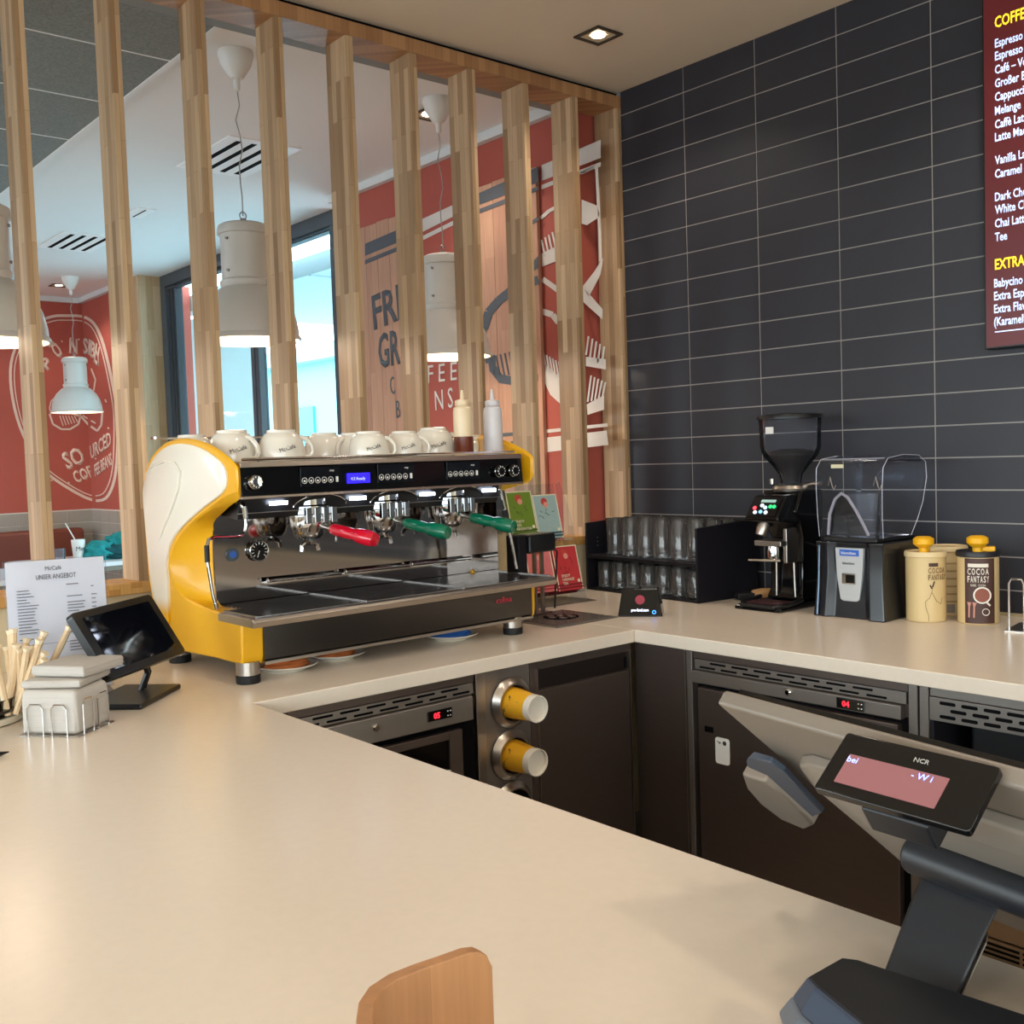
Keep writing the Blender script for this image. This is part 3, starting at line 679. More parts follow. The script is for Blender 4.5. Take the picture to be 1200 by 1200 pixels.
# ================================================================ ESPRESSO MACHINE
EM = thing('espresso_machine', 'large yellow three-group espresso machine with white side panels', 'coffee machine', (-1.955, -.62, .92), R(1.6))
def prof(y, z): return (y, z)
outer = [(.005, .048), (.0, .10), (.0, .147), (.03, .152), (.10, .156), (.20, .165), (.29, .18), (.345, .215), (.365, .26), (.335, .30), (.285, .335), (.21, .372), (.13, .40), (.06, .424), (.005, .436), (-.012, .445), (-.014, .49), (.0, .508), (.05, .53), (.11, .55), (.19, .566), (.28, .572), (.37, .562), (.45, .53), (.50, .48), (.515, .42), (.51, .30), (.50, .20), (.46, .11), (.40, .045), (.15, .046), (.03, .046)]
inner = [(.005, .048), (.0, .10), (.0, .147), (.03, .152), (.10, .156), (.18, .157), (.218, .17), (.22, .21), (.22, .26), (.22, .30), (.22, .335), (.205, .365), (.13, .392), (.06, .412), (.005, .424), (-.006, .438), (-.008, .49), (.004, .502), (.05, .522), (.11, .54), (.19, .556), (.28, .562), (.37, .552), (.45, .52), (.49, .47), (.505, .42), (.50, .30), (.49, .20), (.45, .11), (.40, .045), (.15, .046), (.03, .046)]
TH = [.053] * 11 + [.046, .036, .024, .014, .012, .012, .012, .013, .016, .022, .03, .04] + [.053] * 9
def cm(pts, n=3):
    """catmull-rom refine closed loop"""
    k = len(pts); out = []
    for i in range(k):
        p0, p1, p2, p3 = [Vector(pts[(i + j - 1) % k]) for j in range(4)]
        for s in range(n):
            t = s / n; out.append(.5 * ((2 * p1) + (p2 - p0) * t + (2 * p0 - 5 * p1 + 4 * p2 - p3) * t * t + (3 * p1 - p0 - 3 * p2 + p3) * t ** 3))
    return out
O_ = cm([Vector(p) for p in outer]); I_ = cm([Vector(p) for p in inner]); TH_ = [v[0] for v in cm([Vector((t, 0)) for t in TH])]
def inset(pts, d):
    k = len(pts); out = []
    for i in range(k):
        a = Vector(pts[i - 1]); b = Vector(pts[(i + 1) % k]); t = (b - a).normalized(); nrm = Vector((-t.y, t.x)); out.append(Vector(pts[i]) + nrm * d)
    return out
sgn = -1 if (sum(O_[i - 1][0] * O_[i][1] - O_[i][0] * O_[i - 1][1] for i in range(len(O_))) < 0) else 1
def side_panel(x0, dirx, par):
    """x0 outer plane; dirx +1 when the machine lies towards +x"""
    ins = inset(O_, .004 * sgn)
    rings = [[(x0, p[0], p[1]) for p in ins], [(x0 + dirx * .004, p[0], p[1]) for p in O_],
             [(x0 + dirx * t * .56, (a[0] * .45 + b[0] * .55), (a[1] * .45 + b[1] * .55)) for a, b, t in zip(O_, I_, TH_)],
             [(x0 + dirx * t, p[0], p[1]) for p, t in zip(I_, TH_)]]
    return MB().loft(rings).build('side_panel', M_yellow, par, smooth=28)
side_panel(0.0, 1, EM)
sp2 = side_panel(.918, -1, EM); sp2.scale = (1, 1, 1)
# white cheek set into the yellow side panel (upper part), fading to yellow low down
wpan = bpy.data.materials.new('white_to_yellow_fade'); wpan.use_nodes = True
n_ = wpan.node_tree.nodes; l_ = wpan.node_tree.links; b_ = n_['Principled BSDF']; b_.inputs['Roughness'].default_value = .2; b_.inputs['Coat Weight'].default_value = .4
t_ = n_.new('ShaderNodeTexCoord'); s_ = n_.new('ShaderNodeSeparateXYZ'); l_.new(t_.outputs['Object'], s_.inputs[0])
cr = n_.new('ShaderNodeMapRange'); cr.interpolation_type = 'SMOOTHSTEP'; l_.new(s_.outputs[2], cr.inputs[0]); cr.inputs[1].default_value = .125; cr.inputs[2].default_value = .175
mx_ = n_.new('ShaderNodeMix'); mx_.data_type = 'RGBA'; l_.new(cr.outputs[0], mx_.inputs[0]); mx_.inputs[6].default_value = lin('e9ab12'); mx_.inputs[7].default_value = lin('efe9da'); l_.new(mx_.outputs[2], b_.inputs['Base Color'])
cheek_src = [(.385, .10), (.375, .16), (.372, .215), (.375, .26), (.352, .305), (.30, .342), (.22, .378), (.14, .408), (.075, .43), (.045, .445), (.030, .46), (.030, .485), (.05, .508), (.11, .533), (.19, .552), (.28, .559), (.365, .549), (.438, .518), (.488, .470), (.502, .42), (.490, .30), (.48, .20), (.455, .14), (.42, .11)]
for nm, x0, d_ in (('side_cheek', -.001, -1), ('side_cheek', .919, 1)):
    ring0 = [(x0 + d_ * -.004, p[0], p[1]) for p in cheek_src]; c0 = inset(cheek_src, .006)
    ca = [(x0 + d_ * .003, p[0], p[1]) for p in cheek_src]
    cen = Vector((.37, .36)); cbk = [(x0 + d_ * .007, cen.x + (p[0] - cen.x) * .93, cen.y + (p[1] - cen.y) * .93) for p in cheek_src]
    cheek_r = cm([Vector(p) for p in cheek_src]); ca = [(x0 + d_ * .003, p[0], p[1]) for p in cheek_r]; ring0 = [(x0 + d_ * -.004, p[0], p[1]) for p in cheek_r]; cbk = [(x0 + d_ * .0055, cen.x + (p[0] - cen.x) * .965, cen.y + (p[1] - cen.y) * .965) for p in cheek_r]
    ck = MB().loft([ring0, ca, cbk]).build(nm, wpan, EM, smooth=24)
    # the moulded leaf-shaped crease
    if d_ < 0:
        MB().tube([(x0 - .0075, y, z) for y, z in ((.47, .485), (.42, .508), (.35, .518), (.29, .512), (.26, .49), (.275, .45), (.32, .40), (.38, .345), (.405, .315))], [.0005, .003, .004, .004, .004, .004, .004, .003, .0005], 6).build('crease', wpan, EM)
# body
MB().box(.050, .225, .055, .868, .49, .50).build('body', M_steel_d, EM)
MB().box(.050, .219, .150, .868 - .0, .2255, .402).build('mirror_panel', M_mirror, EM, smooth=0)
MB().box(.868, .100, .157, .902, .36, .424).build('inner_wall', M_mirror, EM, smooth=0)
MB().prism([(.016, .0, .424), (.016, .006, .497), (.016, .46, .497), (.016, .46, .424)], (.870, 0, 0)).build('head', M_blackm, EM, bevel=.003)
MB().prism([(.014, -.005, .430), (.014, .002, .495), (.014, .02, .495), (.014, .02, .430)], (.855, 0, 0)).build('control_panel', M_blackg, EM, bevel=.002)
MB().prism([(.012, -.012, .424), (.012, -.010, .430), (.012, .03, .430), (.012, .03, .424)], (.862, 0, 0)).build('lower_trim', M_steel_l, EM, bevel=.001)
MB().prism([(.012, -.012, .4955), (.012, -.008, .508), (.012, .46, .508), (.012, .46, .4955)], (.862, 0, 0)).build('cup_tray', M_steel_l, EM, bevel=.002)
MB().tube([(.02, -.004, .514), (.85, -.004, .514)], .0035, 8).build('tray_rail', M_chrome, EM)
MB().tube([(-.05, .30, .575), (.0, .44, .578), (.86, .46, .575)], .0035, 8).build('tray_rail', M_chrome, EM)
MB().prism([(.053, .095, .372), (.053, .085, .424), (.053, .22, .424), (.053, .22, .385)], (.815, 0, 0)).build('group_fascia', M_black, EM, bevel=.002)
MB().box(.053, .082, .386, .868, .0945, .3875).build('fascia_line', M_steel, EM)
# control panel details
def disc(par, c, ax, r, h, m, nm, n=24, r2=None): return MB().cyl(c, Vector(c) + Vector(ax) * h, r, r2 if r2 is not None else r, n=n).build(nm, m, par)
for x in (.046, .785, .837):
    k = MB().lathe([(.016, 0), (.017, .004), (.0155, .016), (.012, .02), (0, .019)], (x, -.004, .462), 24, (0, -1, .08)).build('knob', M_blackg if x > .5 else M_chrome, EM)
    MB().tube(arc((x, -.014, .462), .0155, 0, 360, 24, (1, 0, 0), (0, 0, 1))[:-1], .0013, 5, True).build('knob_ring', M_chrome, k)
    for q in range(10):
        a_ = R(36 * q); MB().box(-.0008, -.001, -.002, .0008, .001, .002).build('knob_mark', M_white, k, loc=(x + .012 * math.cos(a_), -.0235, .462 + .012 * math.sin(a_)), smooth=0)
MB().box(.298, -.0075, .448, .364, -.002, .473).build('display', mat('blue_lcd', '2418ff', .4, emit='2a1cff', estr=1.6), EM, bevel=.001)
text('display_text', '4:2 Ready', Vector((.306, -.0085, .456)), (1, 0, 0), (0, 0, 1), .0075, mat('lcd_text', 'a9b4ff', .4, emit='a9b4ff', estr=1.2), EM)
for x0, x1 in ((.178, .268), (.398, .490), (.618, .710)):
    MB().box(x0 - .01, -.0058, .446, x1 + .012, -.003, .492).build('keypad', M_screen_off, EM, bevel=.0008, seg=1)
    for q in range(6):
        x = x0 + (x1 - x0) * q / 5
        if q < 5: MB().tube(arc((x, -.007, .460), .0068, 0, 360, 16, (1, 0, 0), (0, 0, 1))[:-1], .0007, 4, True).cyl((x, -.0055, .459), (x, -.0078, .459), .0026, n=8).build('button', M_white, EM)
        else: MB().box(x - .003, -.0078, .454, x + .003, -.005, .467).build('button', M_white, EM)
    text('lettering', 'stop', Vector((x1 - .02, -.0065, .480)), (1, 0, 0), (0, 0, 1), .005, M_white, EM)
# LED strips
for x in (.155, .383, .606, .826):
    MB().box(x - .023, .0765, .403, x + .023, .084, .412).build('work_light', M_ledw, EM)
# groups and portafilters
M_hred = mat('red_handle', 'c8102a', .18, coat=.6); M_hgrn = mat('green_handle', '0b6a4c', .18, coat=.6)
for i, gx in enumerate((.262, .486, .712)):
    gy = .125
    MB().lathe([(.0, .0), (.046, 0), (.048, .008), (.048, .030), (.056, .033), (.056, .052), (.048, .056), (.048, .078), (0, .078)], (gx, gy, .342), 32).build('group_head', M_chrome, EM)
    MB().loft([[(gx + sx * .075 * math.sin(R(a)), .068 - .012 * math.cos(R(a)), .392 + .030 * math.cos(R(a)) + dz) for a in range(-88, 89, 11) for sx in (1,)] + [(gx + .072 * math.sin(R(a)), .068 - .012 * math.cos(R(a)), .392 + .021 * math.cos(R(a)) + dz) for a in range(88, -89, -11)] for dz in (0, .0001)], cap=True).build('group_hood', M_black, EM)
    MB().tube([(gx + .075 * math.sin(R(a)), .066 - .012 * math.cos(R(a)), .394 + .030 * math.cos(R(a))) for a in range(-88, 89, 11)], .0016, 6).build('hood_trim', M_chrome, EM)
    for q in range(4): MB().box(gx - .040 + q * .024, gy - .060, .352, gx - .024 + q * .024, gy - .046, .392).build('bolt', M_chrome, EM, bevel=.002)
    pf = MB().lathe([(0, 0), (.028, 0), (.037, .008), (.040, .020), (.044, .03), (0, .03)], (gx, gy, .312), 28).build('portafilter', M_chrome, EM)
    MB().tube([(gx, gy, .326), (gx + .002, gy, .305), (gx + .004, gy - .0, .300)], .008, 8).build('spout_stem', M_chrome, pf)
    for s in (-1, 1): MB().tube([(gx, gy, .302), (gx + s * .012, gy - .002, .302), (gx + s * .022, gy - .002, .294), (gx + s * .024, gy - .002, .280)], [.007, .007, .006, .005], 8).build('spout', M_chrome, pf)
    a0 = Vector((gx + .016, gy - .040, .342)); d_ = Vector((.24, -1, -.18)).normalized()
    MB().cyl(a0, a0 + d_ * .045, .0065, .0055, n=14).build('handle_neck', M_steel_l, pf)
    b0 = a0 + d_ * .032
    MB().lathe([(0, 0), (.012, .001), (.0150, .008), (.0155, .055), (.0145, .074), (.0145, .078), (.0180, .086), (.0195, .105), (.0195, .130), (.016, .144), (0, .147)], b0, 22, d_).build('handle_grip', M_hred if i == 0 else M_hgrn, pf)['label'] = 'red handle grip' if i == 0 else 'green handle grip'
# mirror panel rails
for x0, x1 in ((.182, .399), (.413, .622), (.631, .846)):
    MB().tube([(x0, .200, .208), (x1, .200, .206)], .0055, 12).box(x0 + .003, .200, .200, x1 - .003, .221, .204).build('hinged_rail', M_chrome, EM)
    MB().tube(arc((x0 - .002, .197, .208), .006, 0, 360, 14, (0, 1, 0), (0, 0, 1))[:-1], .0014, 5, True).build('rail_clip', M_steel_l, EM)
# pressure gauge and badge
pg = MB().cyl((.166, .2195, .285), (.166, .208, .285), .0255, n=32).build('pressure_gauge', M_blackg, EM)
MB().tube(arc((.166, .207, .285), .025, 0, 360, 32, (1, 0, 0), (0, 0, 1))[:-1], .0022, 6, True).build('bezel', M_chrome, pg)
for q in range(11):
    a_ = R(-40 + 26 * q); MB().box(-.0006, -.0008, -.003, .0006, .0008, .003).build('tick', M_white, pg, loc=(.166 + .019 * math.cos(a_), .2065, .285 + .019 * math.sin(a_)), rot=(0, R(90) - a_, 0), smooth=0)
MB().box(-.0007, -.0008, 0, .0007, .0008, .017).build('needle', M_white, pg, loc=(.166, .2062, .285), rot=(0, R(200), 0), smooth=0)
bdg = MB().cyl((.097, .2195, .281), (.097, .214, .281), .017, n=28).build('badge', mat('badge_grey', '5a6066', .4, .6), EM)
MB().cyl((.097, .2145, .281), (.097, .2125, .281), .009, n=20).build('badge_centre', mat('badge_blue', '2f62b8', .4), bdg)
# steam wands
MB().cyl((.060, .10, .418), (.068, .088, .402), .010, .0085, n=14).cyl((.068, .088, .404), (.069, .086, .375), .008, .006, n=14).build('ball_joint', M_chrome, EM)
wv = MB().tube([(.069, .086, .378), (.070, .086, .360), (.066, .085, .343), (.052, .080, .336), (.020, .060, .337), (-.045, .024, .342), (-.062, .012, .338), (-.070, .006, .322)], .0042, 10).build('steam_wand', M_chrome, EM)
MB().tube([(-.070, .006, .326), (-.071, .004, .288)], .0058, 10).build('wand_grip', M_rubber, wv)
MB().tube([(-.071, .004, .29), (-.062, .004, .215), (-.056, .004, .190)], [.0042, .0038, .0042], 10).cyl((-.056, .004, .195), (-.0545, .004, .182), .006, .004, n=12).build('wand_tip', M_chrome, wv)
wv2 = MB().tube([(.846, .055, .410), (.860, .048, .335), (.872, .045, .27), (.888, .042, .180)], .0050, 10).build('steam_wand', M_chrome, EM)
MB().tube([(.855, .050, .350), (.861, .048, .318)], .0085, 10).build('wand_grip', M_rubber, wv2)
MB().lathe([(.014, .0), (.012, -.012), (.006, -.022), (.0045, -.06), (.0035, -.075), (0, -.075)], (.800, .11, .400), 16).build('water_tap', M_chrome, EM)
# drip tray, grate, front panel
tray = MB().prism([(-.004, -.064, .137), (-.004, -.070, .150), (-.004, -.064, .157), (-.004, .105, .157), (-.004, .105, .139)], (.944, 0, 0)).box(.055, .105, .140, .93, .22, .157).build('drip_tray', M_steel_l, EM, bevel=.0015)
gr = MB()
for k in range(13):
    y = -.052 + .0205 * k
    for x0, x1 in ((.012, .31), (.318, .615), (.623, .925)): gr.box(x0 if y < .10 else max(x0, .06), y, .1572, x1, y + .013, .1605)
for x0, x1 in ((.008, .313), (.315, .618), (.620, .930)):
    gr.box(max(x0, .008), -.056, .1572, x0 + .006, .10 if x0 < .05 else .215, .163); gr.box(x1 - .006, -.056, .1572, x1, .215, .163)
g_ = stuff(gr.build('grate', mat('grate_steel', 'a8a6a6', .22, 1), tray, smooth=0))
MB().box(.01, -.054, .1560, .928, .10, .1574).box(.06, .10, .1560, .928, .214, .1574).build('tray_floor', M_blackm, tray, smooth=0)
MB().prism([(.053, -.002, .046), (.053, -.007, .052), (.053, -.007, .137), (.053, .02, .1375), (.053, .02, .046)], (.845, 0, 0)).build('front_panel', mat('smoked_steel', '5c5651', .2, .95), EM, bevel=.001)
MB().box(.053, -.009, .040, .898, .46, .047).build('base_plate', M_steel_l, EM)
text('lettering', 'cafina', Vector((.762, -.0076, .098)), (1, 0, 0), (0, 0, 1), .016, mat('red_letters', 'b3283a', .4, emit='b3283a', estr=.15), EM, squeeze=1.15)
def foot(x, y):
    f_ = MB().lathe([(.024, .018), (.027, .02), (.027, .050), (0, .050)], (x, y, 0), 24).build('foot', M_steel_l, EM)
    MB().lathe([(0, 0), (.027, 0), (.028, .004), (.028, .018), (0, .018)], (x, y, 0), 24).build('foot_pad', M_rubber, f_)
for x in (.022, .845): foot(x, .018 if x < .5 else .020)
for x in (.03, .86): foot(x, .40)
MB().cyl((.42, .28, .04), (.42, .28, .02), .012, n=12).build('drain_valve', M_chrome, EM)

def EMW(px, py, ly):
    """point of the machine's own vertical plane local y = ly shown at a pixel, in world space"""
    a = R(1.6); n = Vector((-math.sin(a), math.cos(a), 0)); o = Vector((-1.955, -.62, .92)) + n * ly
    r = m3 @ Vector((px - 600, 600 - py, -FPX)); return CAM + r * ((o - CAM).dot(n) / r.dot(n))

# ---------------------------------------------------------------- cups on the machine
def make_cup(label):
    t = thing('coffee_cup', label, 'cup', (0, 0, 0), 0, 'upturned cups on the espresso machine')
    MB().lathe([(.0475, 0), (.050, .002), (.0505, .010), (.0485, .030), (.044, .047), (.036, .058), (.031, .0605), (.0305, .066), (.027, .067), (0, .066)], n=40).build('bowl', M_porc, t)
    MB().tube([(.040, 0, .050), (.052, 0, .046), (.064, 0, .032), (.066, 0, .018), (.060, 0, .008), (.049, 0, .006)], [.006, .0055, .005, .005, .005, .006], 10).build('handle', M_porc, t)
    return t
proto = make_cup('')
cups = [('front', 273, .21, -65, 1.2, 'white upturned cup, leftmost of the front row, beside the yellow side panel'),
        ('front', 331, .15, -35, 1.16, 'white upturned cup, second from the left in the front row on the machine'),
        ('front', 433, .075, -40, 1.04, 'white upturned cup above the blue display of the espresso machine'),
        ('front', 474, .090, -45, 1.04, 'white upturned cup just right of the one above the blue display'),
        ('back', 226, .42, -30, 1.15, 'white upturned cup half hidden behind the yellow side panel top'),
        ('back', 381, .27, -60, 1.1, 'white upturned cup set back in the gap between the front cups'),
        ('back', 415, .22, 200, 1.05, 'white upturned cup tucked behind the one above the blue display'),
        ('back', 509, .18, -40, 1.22, 'tallest white upturned cup, left of the squeeze bottles'),
        ('back', 556, .24, -20, .9, 'white upturned cup mostly hidden behind the squeeze bottles')]
for kind, px, ly, rz, k, lb in cups:
    p = EMW(px, 545, ly); p.z = .92 + .5085
    t = copy_tree(proto)
    t.location = p; t.rotation_euler = (0, 0, R(rz)); t.scale = (k, k, k); t['label'] = lb
    if kind == 'front' or px == 509:
        dv = (CAM - p); dv.z = 0; dv.normalize(); right = Vector((-dv.y, dv.x, 0))
        a0_ = math.atan2(dv.y, dv.x) - R(18) - R(rz)
        for q, chh in enumerate('McCafé'):
            pass
        aa = a0_ + R(28); vv = Vector((math.cos(aa), math.sin(aa), 0)); rr = Vector((-vv.y, vv.x, 0))
        text('lettering', 'McCafé', vv * .0503 + rr * -.012 + Vector((0, 0, .018)), rr + Vector((0, 0, .28)), Vector((0, 0, 1)) - vv * .35, .009, M_ink, t, squeeze=.9)
for o_ in [x for x in bpy.data.objects if x.parent == proto] + [proto]: bpy.data.objects.remove(o_)
# squeeze bottles
def bottle(px, ly, label, sauce):
    p = EMW(px, 535, ly); p.z = .92 + .5085
    t = thing('squeeze_bottle', label, 'bottle', p)
    fz = .060
    mt = mat('milky_plastic_' + ('cream' if sauce else 'white'), 'e9d3b0' if sauce else 'd6d2d6', .3)
    MB().lathe([(0, 0), (.025, 0), (.027, .004), (.027, fz)] + [(.027, .12), (.025, .132), (.018, .138), (.018, .14)], n=28).build('body', mt, t)
    if sauce: MB().lathe([(0, .001), (.0254, .001), (.0275, .005), (.0275, fz - .008)], n=28, cap=False).build('sauce', mat('caramel_sauce', '6a2f1c', .3), t)['label'] = 'brown sauce filling the lower third'
    MB().lathe([(.020, .138), (.021, .140), (.021, .152), (.017, .154), (.006, .157), (.0045, .175), (.003, .186), (0, .186)], n=24).build('cap', mt, t)
    MB().lathe([(.0042, .158), (.0035, .182), (0, .184)], (0, 0, .003), n=12).build('tip', mat('tip_' + ('amber' if sauce else 'clear'), 'a8622e' if sauce else 'd9cfc4', .4), t)
bottle(544, .09, 'squeeze bottle with brown sauce in its lower third and an amber tip, on the machine', True)
bottle(579, .09, 'white squeeze bottle without visible sauce at the right end of the machine', False)

# plates and cloths under the machine
def plate(x, y, colr, lp, lc, rz):
    t = tag(MB().lathe([(0, .0), (.045, 0), (.05, .004), (.072, .012), (.075, .014), (.073, .016), (.05, .008), (0, .006)], n=40).build('saucer', M_porc, loc=(x, y, .92)), lp, 'plate')
    c = thing('folded_cloth', lc, 'cloth', (x, y, .928), R(rz))
    for k, (dx, dy, s) in enumerate(((0, 0, 1), (.008, .004, .86), (-.006, .008, .7))):
        lump('fold', (dx, dy, .004 + .006 * k), (.062 * s, .045 * s, .012), mat('cloth_' + colr, colr, .9, noise=.15, nscale=40), c, 2.3 * k + x * 5, .1, 2)
plate(-1.80, -.535, 'd0733a', 'white saucer under the orange cloth nearest the front left foot', 'orange cloth folded on the saucer nearest the front left foot of the machine', 10)
plate(-1.64, -.50, 'd0733a', 'white saucer holding the second orange cloth, farther right under the machine', 'second orange cloth, farther right and deeper under the machine', 30)
plate(-1.275, -.505, '2563b5', 'white saucer under the blue cloth beneath the espresso machine', 'blue cloth folded on a saucer under the espresso machine', 0)

# ---------------------------------------------------------------- objects in the worktop corner
dg = thing('drain_grate', 'square perforated steel drain grate with a rinse star, sunk in the worktop', 'drain', (-.845, -.49, .92))
MB().box(-.125, -.12, .0002, .125, .12, .004).build('rim', M_steel, dg, bevel=.001)
MB().box(-.112, -.107, .004, .112, .107, .0045).build('well', M_blackm, dg, smooth=0)
gg = MB()
for k in range(21):
    q = -.108 + .0108 * k
    gg.box(q - .0022, -.107, .0045, q + .0022, .107, .0065); gg.box(-.112, q - .0022, .0045, .112, q + .0022, .0065)
stuff(gg.build('grid', M_steel, dg, smooth=0))
rs = MB().cyl((0, 0, .0065), (0, 0, .008), .055, n=32).build('rinser', M_void, dg)
for q in range(6):
    a_ = R(60 * q); MB().cyl((.034 * math.cos(a_), .034 * math.sin(a_), .008), (.034 * math.cos(a_), .034 * math.sin(a_), .010), .013, n=16).build('star_arm', M_steel_d, rs)
MB().cyl((0, 0, .008), (0, 0, .012), .012, n=16).build('centre', M_steel_d, rs)

# tea display
TS = thing('acrylic_stand', 'clear acrylic two-tier display stand holding the tea boxes', 'stand', (-.62, -.16, .92), R(-4))
def sh(px, pz): return px, pz
for x in (-.135, .135):
    MB().prism([(x, -.07, 0), (x, .02, 0), (x, .085, .40), (x, .065, .41), (x, .01, .30), (x, -.02, .20), (x, -.05, .05)], (.003, 0, 0)).build('side', M_clear, TS)
MB().box(-.135, -.12, 0, .138, .05, .003).build('base', M_clear, TS)
MB().box(-.132, -.065, .028, .135, .02, .031).build('shelf', M_clear, TS); MB().box(-.132, -.01, .205, .135, .07, .208).build('shelf', M_clear, TS)
MB().prism([(-.135, .045, .05), (-.135, .10, .40), (-.135, .103, .40), (-.135, .048, .05)], (.273, 0, 0)).build('back', M_clear, TS)
def teabox(lx, ly, z, w_, colr, accent, words, label):
    t = thing('tea_box', label, 'box', Vector((-.62, -.16, .92)) + Matrix.Rotation(R(-4), 3, 'Z') @ Vector((lx, ly, z)), R(-4)); t.rotation_euler = (R(-14), 0, R(-4))
    h = .155; cm_ = mat('tea_' + colr, colr, .5, noise=.08, nscale=40); cw = mat('tea_cream', 'e8dfc2', .6)
    MB().box(0, 0, 0, w_, .065, h).build('carton', cm_, t, bevel=.001)
    MB().box(0, -.0006, 0, .004, .0, h).box(w_ - .004, -.0006, 0, w_, 0, h).box(0, -.0006, h - .004, w_, 0, h).build('border', cw, t, smooth=0)
    MB().cyl((w_ * .45, 0, h * .84), (w_ * .45, -.0012, h * .84), .013, n=20).build('emblem', mat('tea_red', 'c8473c', .5), t)
    MB().cyl((w_ * .50, 0, h * .765), (w_ * .50, -.0014, h * .765), .010, n=20).build('emblem', mat('tea_pink', 'e79a8a', .5), t)
    for k, s in [(k, s) for k, s in enumerate(words) if s.strip()]: text('lettering', s, Vector((w_ * .2, -.001, h * (.30 - .085 * k))), (1, 0, 0), (0, 0, 1), .009, cw, t, bold=.02)
    dk = mat('tea_accent_' + accent, accent, .5)
    lb_ = MB()
    for q in range(7):
        a_ = random.uniform(0, 6.28); cx0 = w_ * .5 + random.uniform(-.03, .03); cz0 = h * .53 + random.uniform(-.022, .022)
        lb_.tube([(cx0 + .011 * math.cos(a_ + v * .5) * v / 3, -.0006, cz0 + .011 * math.sin(a_ + v * .5) * v / 3) for v in range(4)], .0009, 4)
    lb_.build('leaf_print', dk, t)
    MB().box(.0, -.0009, .006, w_, 0, .012).box(.0, -.0009, .016, w_, 0, .022).build('wave_print', dk, t, smooth=0)
    MB().cyl((w_ - .014, 0, .03), (w_ - .014, -.0012, .03), .006, n=14).build('seal', cw, t)
teabox(-.128, -.010, .232, .108, '6f8c2a', '3f5a1c', ['ENJOY', 'TEA', 'GREENTEA'], 'green tea box, upper left in the acrylic stand')
teabox(-.017, -.012, .216, .105, '9fb9b8', '2c4a55', [' ', ' ', ' '], 'pale blue tea box, upper right in the acrylic stand')
teabox(-.095, -.062, .042, .108, 'e07a7a', 'a83038', [' ', ' ', ' '], 'pink tea box, lower left in the acrylic stand, half hidden')
teabox(.020, -.064, .038, .108, 'c2363a', '7a1a22', ['ENJOY', 'ORANGE', 'TEA'], 'red tea box, lower right in the acrylic stand')
# black device on steel legs
bk = thing('portafilter_cleaner', 'black box-shaped device on steel legs between espresso machine and tea boxes', 'device', (-.90, -.42, .92), R(8))
MB().box(-.040, -.035, .205, .085, .05, .262).build('head', M_black, bk, bevel=.008, seg=3)
MB().box(-.03, -.02, .2622, .04, .03, .2635).build('top_plate', mat('olive_plate', '7d8468', .5), bk)
MB().box(-.075, -.02, .10, -.035, .045, .262).build('motor', M_blackm, bk, bevel=.006, seg=3)
MB().box(-.085, .0, .0, .10, .06, .012).build('foot_plate', M_steel_d, bk, bevel=.002)
for x in (-.02, .03, .065): MB().box(x, .01, .012, x + .010, .02, .218).build('leg', M_steel_l if x < 0 else M_steel, bk)
MB().tube([(.08, -.02, .215), (.105, -.02, .20), (.112, -.01, .15), (.11, .0, .02)], .003, 8).build('cable', M_rubber, bk)

# glass rack
RK = thing('glass_rack', 'black two-tier rack of drinking glasses in the corner by the tiled wall', 'rack', (-.300, -.045, .92), R(-95.0))
MR = mat('rack_black', '121017', .55, spec=.3)
RW_, RD_ = .575, .290   # local x runs along the front (towards the blender), local y to the tiled wall
MB().prism([(0, 0, 0), (0, RD_, 0), (0, RD_, .262), (0, 0, .247)], (.010, 0, 0)).build('side', MR, RK, bevel=.001)
MB().prism([(RW_ - .010, 0, 0), (RW_ - .010, RD_, 0), (RW_ - .010, RD_, .262), (RW_ - .010, 0, .247)], (.010, 0, 0)).build('side', MR, RK, bevel=.001)
MB().box(.01, 0.0, .118, RW_ - .01, RD_ - .008, .130).build('shelf', MR, RK, bevel=.001)
MB().box(.01, RD_ - .008, 0, RW_ - .01, RD_, .255).build('back', MR, RK)
MB().box(.01, .002, 0, RW_ - .01, RD_ - .008, .006).build('bottom_shelf', MR, RK)
for z in (.085, .16, .175, .19): MB().cyl((.0102, .05, z), (.012, .05, z), .002, n=8).build('peg_hole', M_steel, RK)
def tumbler(r, h, prefix, label, group):
    t = MB().lathe([(0, .004), (r * .80, .0), (r * .86, .002), (r, h - .002), (r - .0012, h), (r - .0026, h - .003), (r * .80, .010), (0, .009)], n=22).build(prefix, M_glass)
    return tag(t, label, 'glass', group)
RM = Matrix.Translation(Vector((-.300, -.045, .92))) @ Matrix.Rotation(R(-95), 4, 'Z')
hi = None; lo = None; ORD = ['first', 'second', 'third', 'fourth', 'fifth', 'sixth', 'seventh']
for r_ in range(3):
    for c in range(6):
        p = RM @ Vector((.105 + .082 * c + .01 * (r_ % 2), .055 + .075 * r_, .1302))
        row = ('front', 'middle', 'rear')[r_]
        if hi is None: hi = tumbler(.033, .135, 'tall_glass', '', 'tall glasses on the upper tier'); o = hi
        else: o = hi.copy(); COL.objects.link(o)
        o.location = p; o['label'] = f'{ORD[c]} tall glass from the left, {row} row of the rack top tier'
for r_ in range(3):
    for c in range(7):
        p = RM @ Vector((.052 + .077 * c, .050 + .075 * r_, .0062))
        row = ('front', 'middle', 'rear')[r_]
        if lo is None: lo = tumbler(.032, .098, 'short_glass', '', 'short glasses on the lower tier'); o = lo
        else: o = lo.copy(); COL.objects.link(o)
        o.location = p; o['label'] = f'{ORD[c]} short glass from the left, {row} row of the rack bottom tier'

